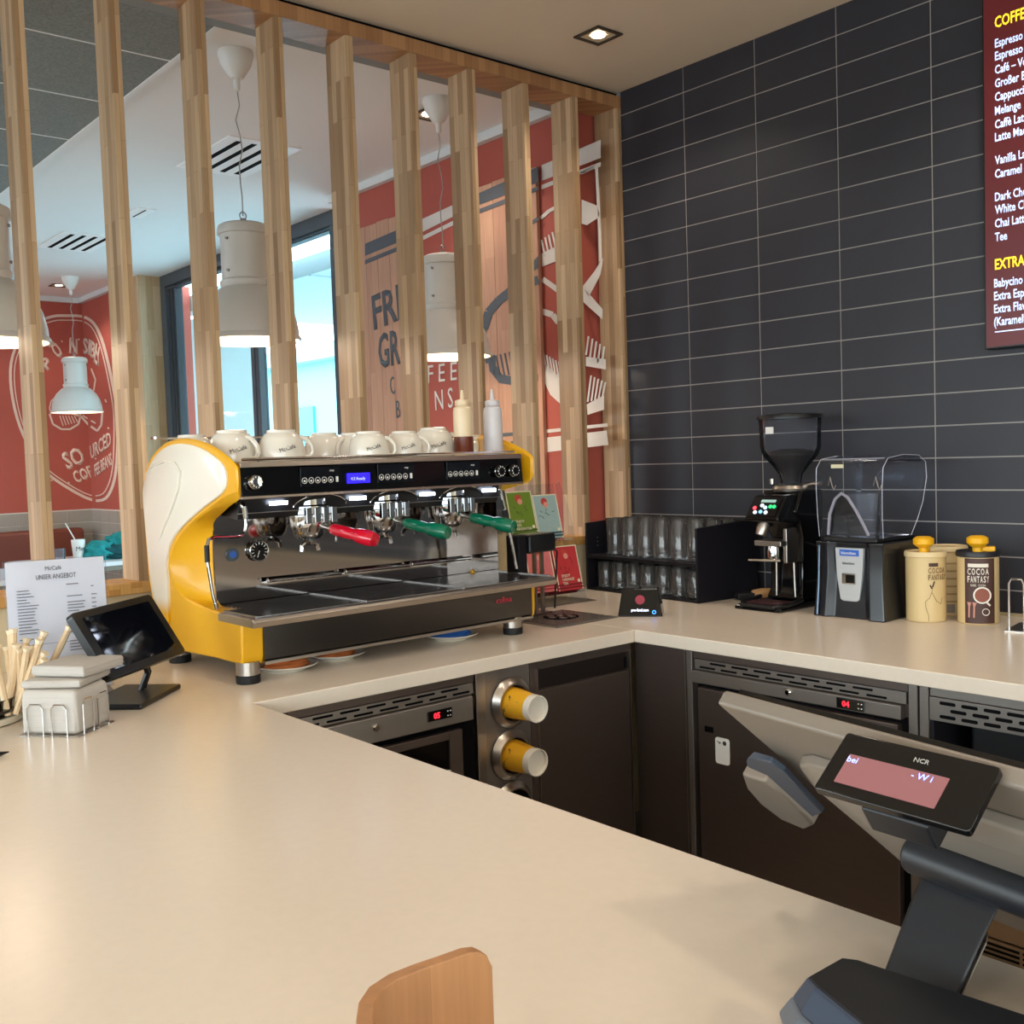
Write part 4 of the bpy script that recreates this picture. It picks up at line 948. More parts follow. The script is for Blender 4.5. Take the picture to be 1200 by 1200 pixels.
# small black display device
pk = thing('display_unit', 'small black wedge unit with blue lit text, before the glass rack', 'device', (-.655, -.643, .92), R(-52))
MB().loft([[(-.068, -.016, 0), (.068, -.016, 0), (.068, .085, 0), (-.068, .085, 0)], [(-.055, .012, .082), (.055, .012, .082), (.055, .07, .082), (-.055, .07, .082)]]).build('housing', M_blackg, pk, bevel=.003)
uv_ = Vector((0, .028, .082)).normalized()
nf = Vector((0, -.082, .028)).normalized()
text('lettering', 'pro-fond.com', Vector((-.026, -.0112, .016)) + nf * .001, (1, 0, 0), uv_, .0085, mat('white_lit', 'dfe8ff', .5, emit='dfe8ff', estr=4), pk, wid=.052)
MB().tube([Vector((.043, -.0118, .0135)) + Vector((.005 * math.cos(R(a)), 0, 0)) + uv_ * .005 * math.sin(R(a)) + nf * .001 for a in range(0, 360, 30)], .001, 5, True).build('power_light', M_blue_led, pk)
MB().cyl(Vector((0, -.0, .050)), Vector((0, -.0, .050)) + nf * .002, .0145, n=28).build('logo', mat('logo_red', '8a2334', .5, emit='8a2334', estr=.3), pk)
for x in (-.025, .025): MB().box(x - .02, .015, .0825, x + .02, .06, .088).build('top_pad', M_black, pk, bevel=.002)
# wooden handled brush beyond the rack
br_ = thing('brush', 'wooden-handled counter brush lying behind the rack, by the grinder base', 'brush', (-.12, -.72, .92), R(-30))
MB().lathe([(0, -.06), (.014, -.05), (.018, -.02), (.016, .02), (.010, .05), (0, .055)], (0, 0, .018), 16, (1, 0, 0)).build('handle', mat('brush_wood', 'b98a5a', .5), br_)
MB().box(-.11, -.02, .004, -.05, .02, .024).build('bristles', M_rubber, br_, bevel=.004)

# ---------------------------------------------------------------- coffee grinder (front faces -x); local: x right (=-Y world), y back (=+X world)
GR = thing('coffee_grinder', 'black coffee grinder with a tall clear bean hopper', 'grinder', (-.355, -.858, .92), R(-90))
HX, HY = 0, .185
MB().prism([(-.088, -.01, .0), (-.088, .26, .0), (-.088, .26, .02), (-.088, .0, .014)], (.176, 0, 0)).build('base', M_blackg, GR, bevel=.006, seg=3)
MB().tube([(-.078, .12, .026), (-.082, .03, .018), (-.06, -.004, .014), (.06, -.004, .014), (.082, .03, .018), (.078, .12, .026)], .007, 8).build('tray_rim', M_black, GR)
MB().box(-.06, .02, .018, .06, .10, .022).build('tray_mat', mat('dark_red_mat', '3a1418', .6), GR)
MB().loft([[(x, y, z) for x, y in ((-w2, y0), (w2, y0), (w2, .255), (-w2, .255))] for w2, y0, z in ((.070, .135, .02), (.064, .15, .05), (.062, .155, .22), (.070, .13, .27), (.072, .10, .30), (.072, .135, .365))]).build('body', M_blackg, GR, bevel=.008, seg=3)
hd = MB().loft([[(x, y, z) for x, y, z in ((-.062, .025, .272), (.062, .025, .272), (.066, .16, .262), (-.066, .16, .262))], [(-.062, .022, .285), (.062, .022, .285), (.066, .16, .285), (-.066, .16, .285)], [(-.060, .075, .352), (.060, .075, .352), (.066, .18, .362), (-.066, .18, .362)]]).build('head', M_blackg, GR, bevel=.006, seg=3)
up2 = Vector((0, .053, .067)).normalized(); nr2 = Vector((0, -.067, .053)).normalized()
def on_head(x, v): return Vector((x, .022, .285)) + up2 * v + nr2 * .001
MB().prism([on_head(x, v) for x, v in ((-.05, .008), (.05, .008), (.05, .075), (-.05, .075))], nr2 * .001).build('keypad', M_screen_off, GR, smooth=0)
MB().prism([on_head(x, v) + nr2 * .0015 for x, v in ((-.022, .058), (.032, .058), (.032, .068), (-.022, .068))], nr2 * .001).build('lcd', mat('pale_lcd', '8fb0a8', .4, emit='8fb0a8', estr=.5), GR, smooth=0)
for x, v, c_, e_ in ((-.036, .036, 'ff3a4a', 2), (.020, .042, '22c56a', 1.6), (.034, .042, '22c56a', 1.6), (-.012, .046, 'e8f4ff', 1), (.003, .038, 'bfe8ff', 1), (-.008, .022, '7fc8e8', 1), (.012, .020, 'e8f4ff', 1), (-.028, .02, 'e8f4ff', 1)):
    MB().cyl(on_head(x, v) + nr2 * .001, on_head(x, v) + nr2 * .004, .0062, n=14).build('button', mat('btn_' + c_ + str(e_), c_, .4, emit=c_, estr=e_), GR)
MB().lathe([(.018, 0), (.020, .02), (.017, .04), (.012, .04), (.013, .02), (.012, 0)], (-.01, .055, .268), 20, (-.15, -.35, -1), cap=False).build('chute', M_steel_l, GR)
MB().box(-.055, .06, .195, .045, .15, .212).build('fork', M_steel_l, GR, bevel=.003)
MB().box(.032, .09, .14, .046, .155, .25).build('fork_plate', M_steel_l, GR, bevel=.003)
MB().lathe([(.024, 0), (.026, .03), (.022, .055), (.018, .055), (.018, 0)], (-.008, .10, .145), 20, cap=False).build('fork_cup', M_chrome, GR)
MB().tube([(-.07, .05, .150), (-.03, .06, .150), (.03, .08, .150)], .004, 8).build('hook', M_chrome, GR)
MB().cyl((-.03, .14, .03), (-.028, .14, .16), .004, n=8).cyl((.04, .14, .03), (.036, .14, .16), .004, n=8).build('guide_rod', M_steel_l, GR)
MB().lathe([(0, 0), (.058, 0), (.060, .008), (.055, .018), (.030, .024), (0, .024)], (HX, HY, .362), 32).build('adjust_collar', M_steel_l, GR)
MB().tube([(.05, HY, .378), (.085, HY - .01, .384), (.115, HY - .01, .386)], .008, 10).build('lever', M_steel_l, GR)
MB().cyl((-.05, HY - .03, .385), (-.05, HY - .03, .402), .008, n=14).build('pin', M_steel_l, GR)
hp = MB().lathe([(.030, .0), (.036, .03), (.060, .062), (.085, .090), (.094, .115), (.097, .215), (.0955, .215), (.0925, .115), (.083, .092), (.058, .064), (.034, .031), (.028, 0)], (HX, HY, .384), 40, cap=False).build('hopper', M_clear, GR)
MB().lathe([(0, .004), (.027, .004), (.034, .032), (.056, .064), (.080, .092), (.076, .100), (.04, .112), (.0, .085)], (HX, HY, .384), 30).build('beans', mat('roast_beans', '1c120e', .5, noise=.6, nscale=60, bump=1), hp)
MB().lathe([(0, .222), (.09, .222), (.101, .219), (.103, .213), (.103, .207), (.098, .207), (.098, .215), (0, .216)], (HX, HY, .384), 40).build('lid', M_black, GR)
MB().box(-.022, HY - .0990, .545, .006, HY - .0955, .566).build('sticker', M_white, GR)

# ---------------------------------------------------------------- blender
BL = thing('blender', 'black commercial blender with a clear sound hood and silver control badge', 'blender', (-.332, -1.155, .92), R(-90))
# body with flared vertical pillars
rb = [[(x, y, z) for x, y in ((-a, f), (-a * .62, f - .006), (-a * .45, f + .012), (a * .45, f + .012), (a * .62, f - .006), (a, f), (a * .98, .235), (-a * .98, .235))] for a, f, z in ((.116, .0, 0), (.114, .002, .02), (.106, .010, .13), (.108, .012, .20), (.110, .010, .222))]
MB().loft(rb).build('base', mat('blender_black', '14161c', .25, coat=.3), BL, bevel=.004, seg=3)
bz = MB().prism([(x, .0235 - .0, z) for x, z in ((-.046, .205), (.046, .205), (.040, .12), (.030, .055), (.020, .050), (-.022, .050), (-.031, .055), (-.041, .12))], (0, -.012, 0)).build('badge', mat('silver_badge', 'c3c6c9', .35, .3), BL, bevel=.002)
MB().box(-.030, .0095, .182, .032, .0115, .200).build('screen', mat('blue_screen', '1f4f9c', .4, emit='1f4f9c', estr=.5), BL)
text('lettering', 'blendtec', Vector((-.024, .009, .1865)), (1, 0, 0), (0, 0, 1), .009, M_white, BL, wid=.048)
text('lettering', 'blendtec', Vector((-.020, .0105, .157)), (1, 0, 0), (0, 0, 1), .008, M_ink, BL, wid=.038)
sw = MB().box(-.022, .006, .100, .022, .0115, .132).build('switch', M_chrome, BL, bevel=.002)
MB().box(-.008, .003, .104, .019, .0062, .128).build('rocker', M_blackg, sw, bevel=.002)
MB().tube([(-.090, -.001, .21), (-.093, -.003, .10), (-.098, -.006, .005)], .003, 6).build('edge_trim', mat('blue_grey_trim', '7b93ad', .25, .6), BL)
MB().prism([(-.085, .01, .222), (.09, .01, .222), (.09, .22, .222), (-.085, .22, .222)], (0, 0, .012)).build('gasket', M_black, BL, bevel=.004)
# hood: side profile (y,z) extruded across x, widest at top
def hood_ring(x, k):
    pts = [(.018, .235), (.012, .30), (.010, .38), (.014, .435), (.04, .462), (.12, .470), (.21, .466), (.248, .446), (.255, .40), (.235, .33), (.205, .28), (.170, .235)]
    return [(x, .125 + (y - .125) * k, .235 + (z - .235) * (1 if k > .9 else .97)) for y, z in pts]
hx = [(-.108, .9), (-.112, 1.0), (-.095, 1.0)]
rings = []
for x, k, sp_ in ((-.085, .86, 0), (-.098, 1, 0), (.102, 1, 0), (.088, .86, 0)):
    ring_ = []
    for (X_, y, z) in hood_ring(x, k):
        fl = 1 + .05 * max(0, (z - .235) / .23)
        ring_.append((X_ * fl, y, z))
    rings.append(ring_)
MB().loft(rings, cap=True).build('sound_hood', M_clear, BL, bevel=.012, seg=4, smooth=60)
M_rim_highlight = mat('hood_edge_highlight', 'c4c6d6', .12, spec=.8)  # pale edge colour painted in as highlights along the clear hood
for x in (-.101, .105):
    MB().tube([(X_ * (1 + .05 * (z - .235) / .23), y, z) for X_, y, z in hood_ring(x, 1)], .0010, 8).build('hood_rim_highlight', M_rim_highlight, BL)
MB().tube([(-.101, .030, .462), (.105, .030, .462)], .0009, 8).build('hood_rim_highlight', M_rim_highlight, BL)
jar = MB().lathe([(.045, 0), (.050, .05), (.058, .12), (.054, .12), (.046, .06), (.041, .004)], (-.02, .12, .236), 28, cap=False).build('jar', M_tumbler, BL)
MB().tube([(-.082, .035, .24), (-.072, .028, .30), (-.052, .026, .345), (-.030, .025, .362), (-.010, .026, .350), (.015, .03, .31), (.035, .034, .27), (.048, .038, .24)], .0045, 8).build('hood_arch', mat('frosted_trim', 'b8b0b8', .3), BL)
MB().prism([(x, .04, z) for x, z in ((-.080, .24), (-.070, .30), (-.050, .343), (-.030, .358), (-.010, .345), (.012, .30), (.035, .25), (.04, .24))], (0, .004, 0)).build('inner_panel', tinted_clear('smoky_clear', 'b0a8a0', .35), BL)
MB().tube(arc((-.018, .11, .298), .058, 0, 360, 30)[:-1], .0035, 6, True).build('jar_ring', M_clear, BL)
for x in (-.058, .088): MB().tube([(x - .008, .014, .385), (x, .012, .41), (x + .006, .012, .385), (x + .012, .012, .372), (x + .018, .012, .386)], .0018, 6).build('hinge_wire', M_steel_l, BL)
MB().box(-.052, .008, .436, -.012, .0105, .447).build('hood_label', mat('cream_label', 'd8cfae', .6), BL)

# ---------------------------------------------------------------- cocoa tins
M_can = mat('cream_tin', 'd8bd8a', .4); M_lid = mat('cream_lid', 'e0c898', .4); M_scoop = mat('yellow_scoop', 'f2b414', .35)
def tin(x, y, h, rz, label, lidm, scoop, art):
    t = thing('cocoa_tin', label, 'tin', (x, y, .92), rz); r = .0535
    MB().lathe([(0, 0), (r - .003, 0), (r, .003), (r, h - .006), (0, h - .006)], n=44).build('can', M_can, t)
    MB().lathe([(r + .001, h - .016), (r + .0035, h - .014), (r + .0035, h - .004), (r + .0015, h), (r - .004, h), (r - .005, h - .003), (0, h - .003)], n=44).build('lid', lidm, t)
    if scoop:
        s_ = MB().lathe([(0, .042), (.018, .042), (.028, .036), (.028, .022), (.020, .014), (.013, .010), (.013, -.002), (0, -.002)], (0, -.02, h), 24).build('scoop', M_scoop, t)
        MB().box(-.010, -.02, h - .003, .045 if art == 'dark' else .012, .006, h + .012).build('scoop_handle', M_scoop, s_, bevel=.004)
    def on(ang, z, rr=.0008): 
        a = R(ang) - math.pi / 2; return Vector((math.cos(a) * (r + rr), math.sin(a) * (r + rr), z))
    def curved(name, a0, a1, z0, z1, m, rr=.0008, n=10):
        mb = MB(); vs = []; 
        for i in range(n + 1):
            a = a0 + (a1 - a0) * i / n; vs += [on(a, z0, rr), on(a, z1, rr)]
        mb.add(vs, [(2 * i, 2 * i + 2, 2 * i + 3, 2 * i + 1) for i in range(n)]); return mb.build(name, m, t)
    def ctext(s, a0, step, z, hh, m):
        for i, chh in enumerate(s):
            if chh == ' ': continue
            a = a0 + step * i; p = on(a, z, .0014); q = R(a) - math.pi / 2; rt = Vector((-math.sin(q), math.cos(q), 0))
            text('lettering', chh, p, rt, (0, 0, 1), hh, m, t, wid=r * R(step) * .82, bold=.02, thick=.0004)
    if art == 'dark':
        curved('label_panel', -36, 50, .004, h - .018, mat('cocoa_brown', '4a2e28', .5), n=16)
        curved('label_strip', -26, 30, h - .042, h - .032, M_porc, .0012)
        ctext('COCOA', -27, 12, h - .062, .017, M_porc); ctext('FANTASY', -27, 8.6, h - .083, .017, M_porc); ctext('DARK COCOA', -18, 4, h - .094, .006, M_porc)
        mug = Vector()
        c0 = on(12, .082, .0016); q = R(12) - math.pi / 2; rt = Vector((-math.sin(q), math.cos(q), 0)); nn = Vector((math.cos(q), math.sin(q), 0))
        MB().cyl(c0, c0 + nn * .0012, .023, n=28).build('printed_mug', M_porc, t); MB().cyl(c0 + nn * .0012, c0 + nn * .0018, .019, n=28).build('printed_cocoa', mat('print_cocoa', '8a4a36', .5), t)
        MB().tube([c0 + rt * .012 - Vector((0, 0, .02)), c0 + rt * .02 - Vector((0, 0, .028))], .003, 6).build('printed_mug_handle', M_porc, t)
        for a, z0 in ((-24, .02), (-10, .02)):
            MB().tube([on(a, z0), on(a + 1, z0 + .03), on(a + 2, z0 + .042)], [.002, .0022, .006], 6).build('printed_spoon', mat('print_spoon', 'd89a88', .5), t)
        c1 = on(22, .036, .001); MB().tube([c1 + rt * .009 * math.cos(R(v)) + Vector((0, 0, .009 * math.sin(R(v)))) for v in range(0, 360, 24)], .0012, 5, True).build('printed_seal', M_porc, t)
    elif art == 'cream':
        curved('label_strip', 22, 50, h - .040, h - .030, mat('cocoa_brown', '4a2e28', .5))
        mm = mat('print_tan', '8a6a44', .5)
        ctext('COCOA', 20, 11, h - .058, .015, mm); ctext('FANTASY', 20, 8.5, h - .077, .015, mm)
        MB().tube([on(a, z) for a, z in ((36, .112), (30, .088), (24, .070), (12, .060), (12, .045), (20, .02), (20, .005))], .0007, 5).tube([on(a, z) for a, z in ((30, .085), (44, .060), (58, .052), (64, .07))], .0007, 5).build('printed_pear', mm, t)
        MB().tube([on(32, .100), on(38, .116)], .0022, 5).tube([on(30, .096), on(25, .106)], .002, 5).build('printed_leaf', mat('print_dark', '3e2a1c', .5), t)
    else:
        for k in range(6): curved('print_block', -6 + 3 * (k % 2), 40, h - .05 - .022 * k, h - .045 - .022 * k, mat('print_tan2', 'b08e62', .5), n=6)
        curved('print_block', 10, 34, .01, .035, mat('print_grey', '8f8378', .5), n=5)
tin(-.216, -1.332, .197, R(-75), 'cream cocoa tin with a pear print and yellow scoop, right of the blender', M_lid, True, 'cream')
tin(-.074, -1.322, .200, R(-75), 'cream tin with a pale lid and no scoop, behind the other tins', M_lid, False, 'plain')
tin(-.166, -1.458, .200, R(-66), 'cocoa tin with a dark brown label, dark lid and yellow scoop', mat('dark_lid', '1b1a22', .4), True, 'dark')
# dome lids in a wire holder at the right edge
wh = thing('wire_holder', 'chrome wire holder at the right edge of the tiled-wall worktop', 'holder', (-.185, -1.655, .92), R(-80))
MB().box(-.09, -.075, 0, .09, .075, .004).build('base_plate', M_steel_l, wh)
for x0, x1 in ((-.085, -.048), (.045, .082)):
    MB().tube([(x0, -.05, .004), (x0, -.05, .125), (x0 + .006, -.05, .137), (x1 - .006, -.05, .137), (x1, -.05, .125), (x1, -.05, .004)], .003, 8).build('wire_loop', M_chrome, wh)
dl = thing('dome_lid_stack', 'stack of clear dome lids standing in the wire holder', 'lids', (-.175, -1.66, .924), 0)
for k in range(5):
    MB().lathe([(.052, .0), (.054, .003), (.050, .008), (.049, .02), (.044, .045), (.030, .068), (.012, .076), (.011, .076), (.029, .066), (.043, .044), (.048, .02)], (0, 0, .008 * k), 28, cap=False).build('lid', mat('cloudy_plastic', 'd8d6cc', .25, alpha=.45), dl)

# ---------------------------------------------------------------- menu screen
MS = thing('menu_screen', 'dark red digital menu screen listing coffees on the tiled wall', 'screen', (-.005, -1.9, 1.68))
YL = at(1152, 300, 0, -.05).y + 1.9; ZB = at(1152, 410, 0, -.05).z - 1.68
MB().box(-.040, YL - 1.0, ZB, 0, YL, ZB + .98).build('casing', M_black, MS, bevel=.003)
MB().box(-.0415, YL - .99, ZB + .006, -.038, YL - .006, ZB + .974).build('panel', mat('menu_red', '4a1519', .35, emit='6a1c20', estr=.42), MS, smooth=0)
M_my = mat('menu_yellow', 'ffe03a', .5, emit='ffdf30', estr=1.0); M_mb = mat('menu_white', 'cfe0ff', .5, emit='c4d8ff', estr=.95)
rows_ = [('COFFEE', 1165.7, 33, 15, M_my)] + [(s, 1166, y, 11.5, M_mb) for s, y in zip(
    ['Espresso', 'Espresso Doppio', 'Café – Verlängerter', 'Großer Brauner', 'Cappuccino', 'Melange', 'Caffè Latte', 'Latte Macchiato'], [56, 71, 87, 103, 119, 135, 151, 166])] + [
    ('Vanilla Latte', 1166, 193, 11.5, M_mb), ('Caramel Latte', 1166, 209, 11.5, M_mb), ('Dark Chocolate', 1166, 236, 11.5, M_mb), ('White Chocolate', 1166, 251, 11.5, M_mb), ('Chai Latte', 1166, 267, 11.5, M_mb), ('Tee', 1166, 283, 11.5, M_mb),
    ('EXTRAS', 1166, 316, 14, M_my), ('Babycino', 1165, 337, 11.5, M_mb), ('Extra Espresso', 1165, 352, 11.5, M_mb), ('Extra Flavour', 1165, 367, 11.5, M_mb), ('(Karamell)', 1165, 382, 11.5, M_mb)]
for s, px, py, hpx, m in rows_:
    p = at(px, py, 0, -.0475); q = at(px, py - hpx * .86, 0, -.0475)
    o = text('lettering', s, p - MS.location, (0, -1, 0), (0, 0, 1), (q - p).length, m, MS, squeeze=.66, bold=.02)
MB().box(-.0425, YL - .4, ZB + .045, -.0415, YL - .03, ZB + .048).build('fine_print', M_mb, MS, smooth=0)

# ---------------------------------------------------------------- left end of the counter
# tablet on a stand
TB = thing('tablet_stand', 'black touchscreen tablet tilted on a flat black stand', 'tablet', (-2.165, -.585, .92), R(43.8))
MB().box(-.10, -.035, 0, .10, .10, .012).build('base', M_black, TB, bevel=.004, seg=2)
MB().tube([(.035, .03, .012), (.040, .015, .05), (.01, .01, .09), (-.01, .02, .13)], .006, 10).tube([(.055, .03, .012), (.055, .015, .05), (.02, .01, .09), (.0, .02, .13)], .003, 8).build('neck', M_black, TB)
tm = TB.matrix_basis.inverted() @ Matrix.Translation(Vector((-2.193, -.585, 1.065))) @ Matrix.Rotation(R(37.8), 4, 'Z') @ Matrix.Rotation(R(58 - 90), 4, 'X')
def tquad(name, w_, h_, y0, y1, m, r, par, dx=0, dz=0, bevel=0):
    mb = MB().prism([(x + dx, y0, z + dz) for x, z in rrect(w_, h_, r)], (0, y1 - y0, 0)); mb.v = [tm @ p for p in mb.v]; return mb.build(name, m, par, bevel=bevel)
sc_ = tquad('housing', .298, .158, -.004, .014, M_black, .012, TB, bevel=.002)
tquad('screen', .245, .124, -.0055, -.004, M_screen_off, .002, sc_)
# menu sheet in a clear holder
MH = thing('menu_holder', 'clear acrylic stand with a printed white menu sheet, left of the tablet', 'menu', (-2.275, -.375, .92))
_d = (CAM - Vector((-2.275, -.375, 1.42))); MH.rotation_euler = (0, 0, math.atan2(_d.y, _d.x) + R(90) + R(5))
tl_m = Matrix.Rotation(R(-6), 4, 'X')
def mq(name, a, b, m, par=MH, bv=0):
    mb = MB().box(*a, *b); mb.v = [tl_m @ p for p in mb.v]; return mb.build(name, m, par, smooth=0, bevel=bv)
mq('sleeve', (-.108, -.003, .004), (.108, .003, .306), M_clear)
sheet = mq('sheet', (-.1035, -.0012, .006), (.1035, .0, .303), mat('menu_paper', 'e6e3e6', .7))
MB().box(-.10, -.06, 0, .10, .08, .003).build('base', M_clear, MH)
rv = Vector((1, 0, 0)); uvv = (tl_m.to_3x3() @ Vector((0, 0, 1)))
def mt(s, x, z, h, w_=None, b=0): text('lettering', s, tl_m @ Vector((x, -.0042, z)), rv, uvv, h, M_ink, MH, wid=w_, bold=b, thick=.0002)
mt('McCafé', -.022, .280, .009, .034); mt('UNSER ANGEBOT', -.042, .260, .011, .084, .0)
lines = MB()
random.seed(3)
for c0, zs, wmn in ((-.083, .236, .035), (.020, .244, .032), (.072, .236, .010)):
    z = zs
    for k in range(23 if c0 < .06 else 15):
        L = wmn * random.uniform(.55, 1.25); 
        if random.random() < .9: lines.box(c0, -.0045, z, c0 + L, -.0035, z + .0022)
        z -= .0068 if c0 < .06 else .0095
for z in (.115, .072): lines.box(-.085, -.0045, z, .085, -.0038, z + .0008)
for k in range(6): lines.box(-.083, -.0045, .104 - .006 * k, -.083 + random.uniform(.02, .04), -.0038, .106 - .006 * k)
lines.v = [tl_m @ p for p in lines.v]; stuff(lines.build('print_lines', mat('pale_ink', '77747a', .7), MH, smooth=0))
# napkin basket
NB = thing('napkin_basket', 'chrome wire basket filled with grey paper napkins', 'napkin holder', (-2.383, -.814, .92), R(39))
nb = MB()
W1, W2 = .118, .125
mbn = MB().loft([[(x, y, z) for x, y in ((.004 + i, .004 + i), (W1 - .004, .004 + i), (W1 - .004, W2 - .004), (.004 + i, W2 - .004))] for i, z in ((.004, .004), (0, .012), (0, .075), (.004, .088))])
mbn.build('napkins', mat('napkin_layers', 'b9b2aa', .85, noise=.09, nscale=5, stretch=(.6, .6, 60), bump=.5), NB, bevel=.008, seg=3)['kind'] = 'stuff'
for k in range(0): MB().box(.0025, .0025, .012 + .0058 * k, W1 - .002, W2 - .002, .0128 + .0058 * k).build('napkin_edge', mat('napkin_shadow', 'b3aca3', .9), NB, smooth=0)
def loop_x(x0, x1, y, h): return [(x0, y, .0), (x0, y, h - .008), (x0 + .006, y, h), (x1 - .006, y, h), (x1, y, h - .008), (x1, y, .0)]
for a, b in ((.018, .050), (.066, .100)):
    for y in (-.001, W2 + .001): MB().tube(loop_x(a, b, y, .068), .0016, 6).build('wire', M_chrome, NB)
for a, b in ((.022, .054), (.072, .104)):
    for x in (-.001, W1 + .001): MB().tube([(x, p[0], p[2]) for p in loop_x(a, b, 0, .062)], .0016, 6).build('wire', M_chrome, NB)
MB().tube([(0, 0, .002), (W1, 0, .002), (W1, W2, .002), (0, W2, .002)], .0016, 6, True).build('base_wire', M_chrome, NB)
for k, (z, h, rz, dx, label) in enumerate(((.0885, .016, 10, .022, 'lower bundle of grey napkins laid across the basket'), (.1055, .022, 0, .036, 'upper bundle of grey napkins with faint printing on top'))):
    n2 = thing('napkin_bundle', label, 'napkins', Vector((-2.383, -.814, .92 + z)) + Matrix.Rotation(R(39), 3, 'Z') @ Vector((dx, .006, 0)), R(39 + rz - 4))
    MB().loft([[(x, y, zz) for x, y in ((i, i), (.125 - i, i), (.125 - i, .118 - i), (i, .118 - i))] for i, zz in ((.004, 0), (0, .004), (0, h - .004), (.003, h))]).build('fold_stack', mat('napkin_layers', 'b9b2aa', .85), n2, bevel=.003, seg=2)
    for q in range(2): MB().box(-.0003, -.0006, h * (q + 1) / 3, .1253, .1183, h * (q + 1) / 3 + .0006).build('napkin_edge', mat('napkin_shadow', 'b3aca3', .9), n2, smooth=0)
# cutlery tray at the left edge
ct = thing('serving_tray', 'cream tray under the dark bowl at the left edge', 'tray', (-2.52, -.50, .92), R(40))
MB().lathe([(0, 0), (.12, 0), (.128, .004), (.13, .016), (.122, .016), (.118, .006), (0, .006)], n=40).build('dish', mat('tray_cream', 'd8cdb6', .4), ct)
bw = thing('bowl', 'dark brown oval bowl at the left edge, holding wrapped wooden stirrers', 'bowl', (-2.497, -.535, .926), R(40))
MB().lathe([(0, 0), (.055, 0), (.075, .02), (.080, .042), (.083, .046), (.079, .046), (.072, .022), (.052, .006), (0, .006)], n=40).build('shell', mat('dark_bakelite', '1f1512', .12, coat=.5), bw)
MB().lathe([(.078, .018), (.086, .020), (.088, .026), (.080, .028)], n=40, cap=False).build('rim_band', mat('dark_bakelite', '1f1512', .12, coat=.5), bw)
B0 = at(14, 836, 2, .936)
for k in range(17):
    a_ = random.uniform(0, 6.28); r0 = random.uniform(0, .034); u_ = -.15 + .85 * ((k * 7) % 17) / 17; f_ = random.uniform(-.2, .25)
    lean = Vector((.762 * u_ + .646 * f_, -.646 * u_ + .762 * f_, 1)).normalized()
    base = Vector((B0.x + r0 * math.cos(a_), B0.y + r0 * math.sin(a_), .94)); L = random.uniform(.115, .175) * (1 if u_ < .5 else .85)
    t = thing('wrapped_stirrer', 'paper-wrapped wooden stirrer standing in the dark bowl', 'stirrer', base, 0, 'paper-wrapped stirrers in the dark bowl')
    MB().tube([(0, 0, 0), lean * L * .5 + Vector((.002, 0, 0)), lean * L], [.0062, .0075, .0065], 7).build('stick', mat('stirrer_paper', 'dcc09a', .8, noise=.1, nscale=60), t)
    MB().tube([lean * (L - .004), lean * (L + .008)], [.005, .0095], 7).build('torn_end', mat('stirrer_end', 'e8d6b8', .9), t)
sl_ = thing('pen', 'dark pen tip at the left edge of the counter', 'pen', (-2.535, -.845, .921), R(20))
MB().cyl((-.12, 0, .005), (.005, 0, .005), .005, n=12).cyl((.005, 0, .005), (.026, 0, .004), .005, .001, n=12).build('barrel', M_black, sl_)
MB().box(-.11, -.001, .010, -.06, .001, .012).build('clip', M_black, sl_)

# ---------------------------------------------------------------- wooden holder in the foreground
ZT = 1.035
WH = thing('wooden_holder', 'curved bentwood card holder in the foreground, cut by the bottom edge', 'holder', (-2.47, -2.08, .92), 0)
outp = [(475, 1330), (440, 1270), (422, 1225), (417, 1195), (420, 1174), (432, 1156), (455, 1141), (485, 1129), (515, 1119), (540, 1110), (552, 1106), (561, 1103), (567, 1101)]
pw = [at(px, py, 2, ZT) - WH.location for px, py in outp]
rings = []
for i, p in enumerate(pw):
    d = (pw[min(i + 1, len(pw) - 1)] - pw[max(i - 1, 0)]); d.z = 0; d.normalize(); n = Vector((d.y, -d.x, 0))
    drop = {len(pw) - 4: .0, len(pw) - 3: .002, len(pw) - 2: .007, len(pw) - 1: .018}.get(i, 0)
    rings.append([Vector((p.x, p.y, 0)), Vector((p.x, p.y, ZT - .92 - drop)), Vector((p.x, p.y, ZT - .92 - drop)) + n * .012, Vector((p.x, p.y, 0)) + n * .012])
MB().loft(rings).build('bent_sheet', stave_mat('bentwood', 'b07d52', 'a07048', .2, .5, .4), WH, bevel=.0012, seg=2, smooth=50)
# ---------------------------------------------------------------- till
TL = thing("till", 'point-of-sale till seen from behind, with a customer display', 'till', (-2.14, -2.42, .92), 0)
wd = Vector((-.184, -.983, 0)).normalized(); uu = Vector((.983, -.184, 0)).normalized(); zz = Vector((0, 0, 1))
ee = uu * math.cos(R(41)) - zz * math.sin(R(41)); mm_ = ee.cross(wd).normalized()
if mm_.dot(CAM - Vector((-2.0, -2.33, 1))) < 0: mm_ = -mm_
H0 = at(1130, 1030, 0, -1.94)
T0 = TL.location
def pp(px, py, off=0):
    """point of the till's tilted back plane"""
    r = m3 @ Vector((px - 600, 600 - py, -FPX)); o = H0 + mm_ * off
    return CAM + r * ((o - CAM).dot(mm_) / r.dot(mm_)) - T0
TLc = pp(839, 824)
M_silver = mat('silver_plastic', '82786d', .42, .25); M_tillb = mat('till_black', '17191e', .42)
hh_ = .365
def pq_(a, b, off): return TLc + wd * a + ee * b + mm_ * off
MB().loft([[pq_(a, b, off) for a, b in ((0, 0), (.40, 0), (.40, hh_), (.05, hh_), (.02, hh_ - .03))] for off in (-.018, 0)]).build('screen_shell', M_silver, TL, bevel=.004, seg=3)
MB().loft([[pq_(a, b, off) for a, b in ((.01, .01), (.39, .01), (.39, hh_ - .01), (.05, hh_ - .01))] for off in (-.026, -.018)]).build('touchscreen', M_blackg, TL)
